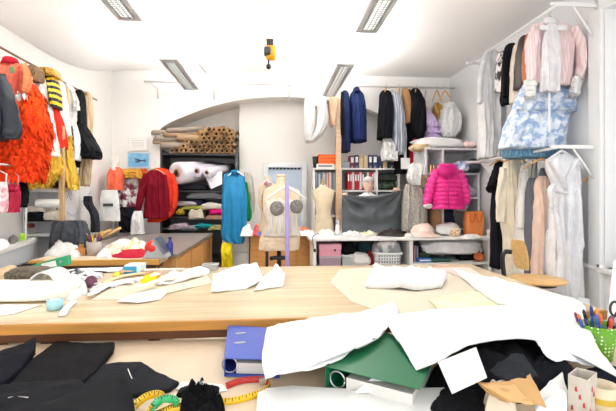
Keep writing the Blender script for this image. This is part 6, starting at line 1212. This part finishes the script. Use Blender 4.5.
slabp('black_bottom_cloth', 'black cloth at the bottom left corner with a light seam', [(-20, 430), (-10, 400), (10, 396), (40, 393), (78, 390), (90, 398), (60, 430)], ZN, .036, BC2, seed=4, wob=.012)
M().tube(resample([tuple(PZ(x, y, ZN+.044)) for x, y in ((8, 398), (16, 397), (28, 397.5))], 8), .0022, 6).build('light_seam', mat('#c9c6c0'), None, label='light grey seam tape on the black cloth in the bottom left corner', cat='thread')
pile('black_lace', 'black ruffled lace between the measuring tape loops at the bottom edge', 'cloth', [(178, 425), (182, 404), (190, 391), (206, 388), (218, 400), (224, 425)], ZN, .08, mat('#0d0d10', 'tulle'), 85, .7, 18, 90, fs=22)
pile('black_strip', 'flat black cloth strip behind the black ruffled lace', 'cloth', [(176, 398), (180, 390), (200, 387.5), (220, 389), (212, 397)], ZN, .02, BC, 86, .3)
p = PZ(201, 384, ZN); m_ = M(); t = thing('steel_clip', 'small grey metal clip on the black cloth beside the lace', 'clip', PZ(200, 386, ZN+.03)); a = PZ(196, 386, ZN+.05); b = PZ(203, 382, ZN+.06); M().tube([a, b], .012, 6, flat=.4).build('clip', mat('#6d6f74', 'metal'), t); M().tube([b, b+Vector((.012, -.02, -.01))], .006, 6).build('lever', STEEL, t)
# measuring tape
def ribbon(pts, w, m, parent, name):
    """flexible tape standing on edge or lying flat: points (px, py, z, tilt)"""
    q = resample([tuple(PZ(x, y, z))+(tl,) for x, y, z, tl in pts], 60); m_ = M(); vs = []
    for i, v in enumerate(q):
        a = Vector(q[max(0, i-1)][:3]); b = Vector(q[min(59, i+1)][:3]); d = (b-a).normalized(); side = d.cross(Vector((0, 0, 1))).normalized(); up = Vector((0, 0, 1))*math.sin(v[3])+side*(-math.cos(v[3]) if side.y < 0 else math.cos(v[3]))
        vs += [Vector(v[:3])-up*w/2, Vector(v[:3])+up*w/2]
    m_.add(vs, [(2*i, 2*i+1, 2*i+3, 2*i+2) for i in range(59)]); return m_.build(name, m, parent, solid=.0012), q
def tape_ticks(q, w, parent, every=2, m=None):
    m_ = M()
    for i in range(2, 58, every):
        a = Vector(q[i-1][:3]); b = Vector(q[i+1][:3]); d = (b-a).normalized(); side = d.cross(Vector((0, 0, 1))).normalized(); up = Vector((0, 0, 1))*math.sin(q[i][3])+side*(-math.cos(q[i][3]) if side.y < 0 else math.cos(q[i][3])); n_ = d.cross(up).normalized()
        if n_.y*.8-n_.z*.6 > 0: n_ = -n_
        c = Vector(q[i][:3])+n_*.0016; l = w*(.22 if i % 4 else .5); s0 = c+up*w*.45; s1 = c+up*(w*.45-l)
        m_.add([s0-d*.0014, s0+d*.0014, s1+d*.0014, s1-d*.0014], [(0, 1, 2, 3)])
    m_.build('tick_marks', m or mat('#3b2b10', 'paper'), parent, smooth=False, solid=.0004)
t = thing('measuring_tape', 'yellow measuring tape with red end section curling beside the blue binder', 'measuring tape', PZ(240, 388, ZN)); YT = mat('#efc21b', 'plastic', .35); w_ = .023
o, q = ribbon([(214, 402, ZN+.012, 1.1), (232, 401, ZN+.012, 1.1), (252, 396, ZN+.012, 1.15), (266, 390, ZN+.012, 1.3), (270, 386, ZN+.014, 1.5), (268, 382, ZN+.014, 1.5)], w_, YT, t, 'yellow_band'); tape_ticks(q, w_, o)
o, q = ribbon([(268.5, 382.5, ZN+.015, 1.3), (262, 379.5, ZN+.014, 1.2), (252, 379.5, ZN+.013, 1.1), (240, 381, ZN+.012, 1.0), (226, 386, ZN+.011, .9)], w_, mat('#c22f2b', 'plastic', .4), t, 'red_band'); tape_ticks(q, w_, o, 3, mat('#6a1512', 'paper'))
M().box(*[*(PZ(259, 384, ZN+.006)-Vector((0, 0, 0))), *(PZ(267, 383, ZN+.006)+Vector((0, .008, .018)))]).build('metal_end', mat('#d8d8d4', 'metal'), t, smooth=False, bevel=.001)
t = thing('curled_tape', 'curled yellow and green measuring tape at the bottom edge left of the black lace', 'measuring tape', PZ(150, 405, ZN))
o, q = ribbon([(132, 425, ZN+.03, .9), (134, 408, ZN+.034, .9), (144, 398, ZN+.036, .9), (156, 394, ZN+.036, 1.0), (163, 398, ZN+.034, 1.2), (152, 408, ZN+.03, 1.0), (142, 425, ZN+.03, .9)], .025, YT, t, 'yellow_band'); tape_ticks(q, .025, o)
o, q = ribbon([(152, 424, ZN+.042, .6), (152, 410, ZN+.044, .6), (160, 400, ZN+.044, .7), (172, 399, ZN+.042, .8), (178, 404, ZN+.04, .9)], .025, mat('#2fae6a', 'plastic', .35), t, 'green_band'); tape_ticks(q, .025, o, 3, mat('#0f4a2a', 'paper'))
o, q = ribbon([(156, 415, ZN+.02, .9), (172, 408, ZN+.024, .9), (186, 406, ZN+.026, .9)], .025, YT, t, 'loose_end'); tape_ticks(q, .025, o)
for o in list(bpy.data.objects):
    if o.type == 'EMPTY' and not o.children: bpy.data.objects.remove(o)
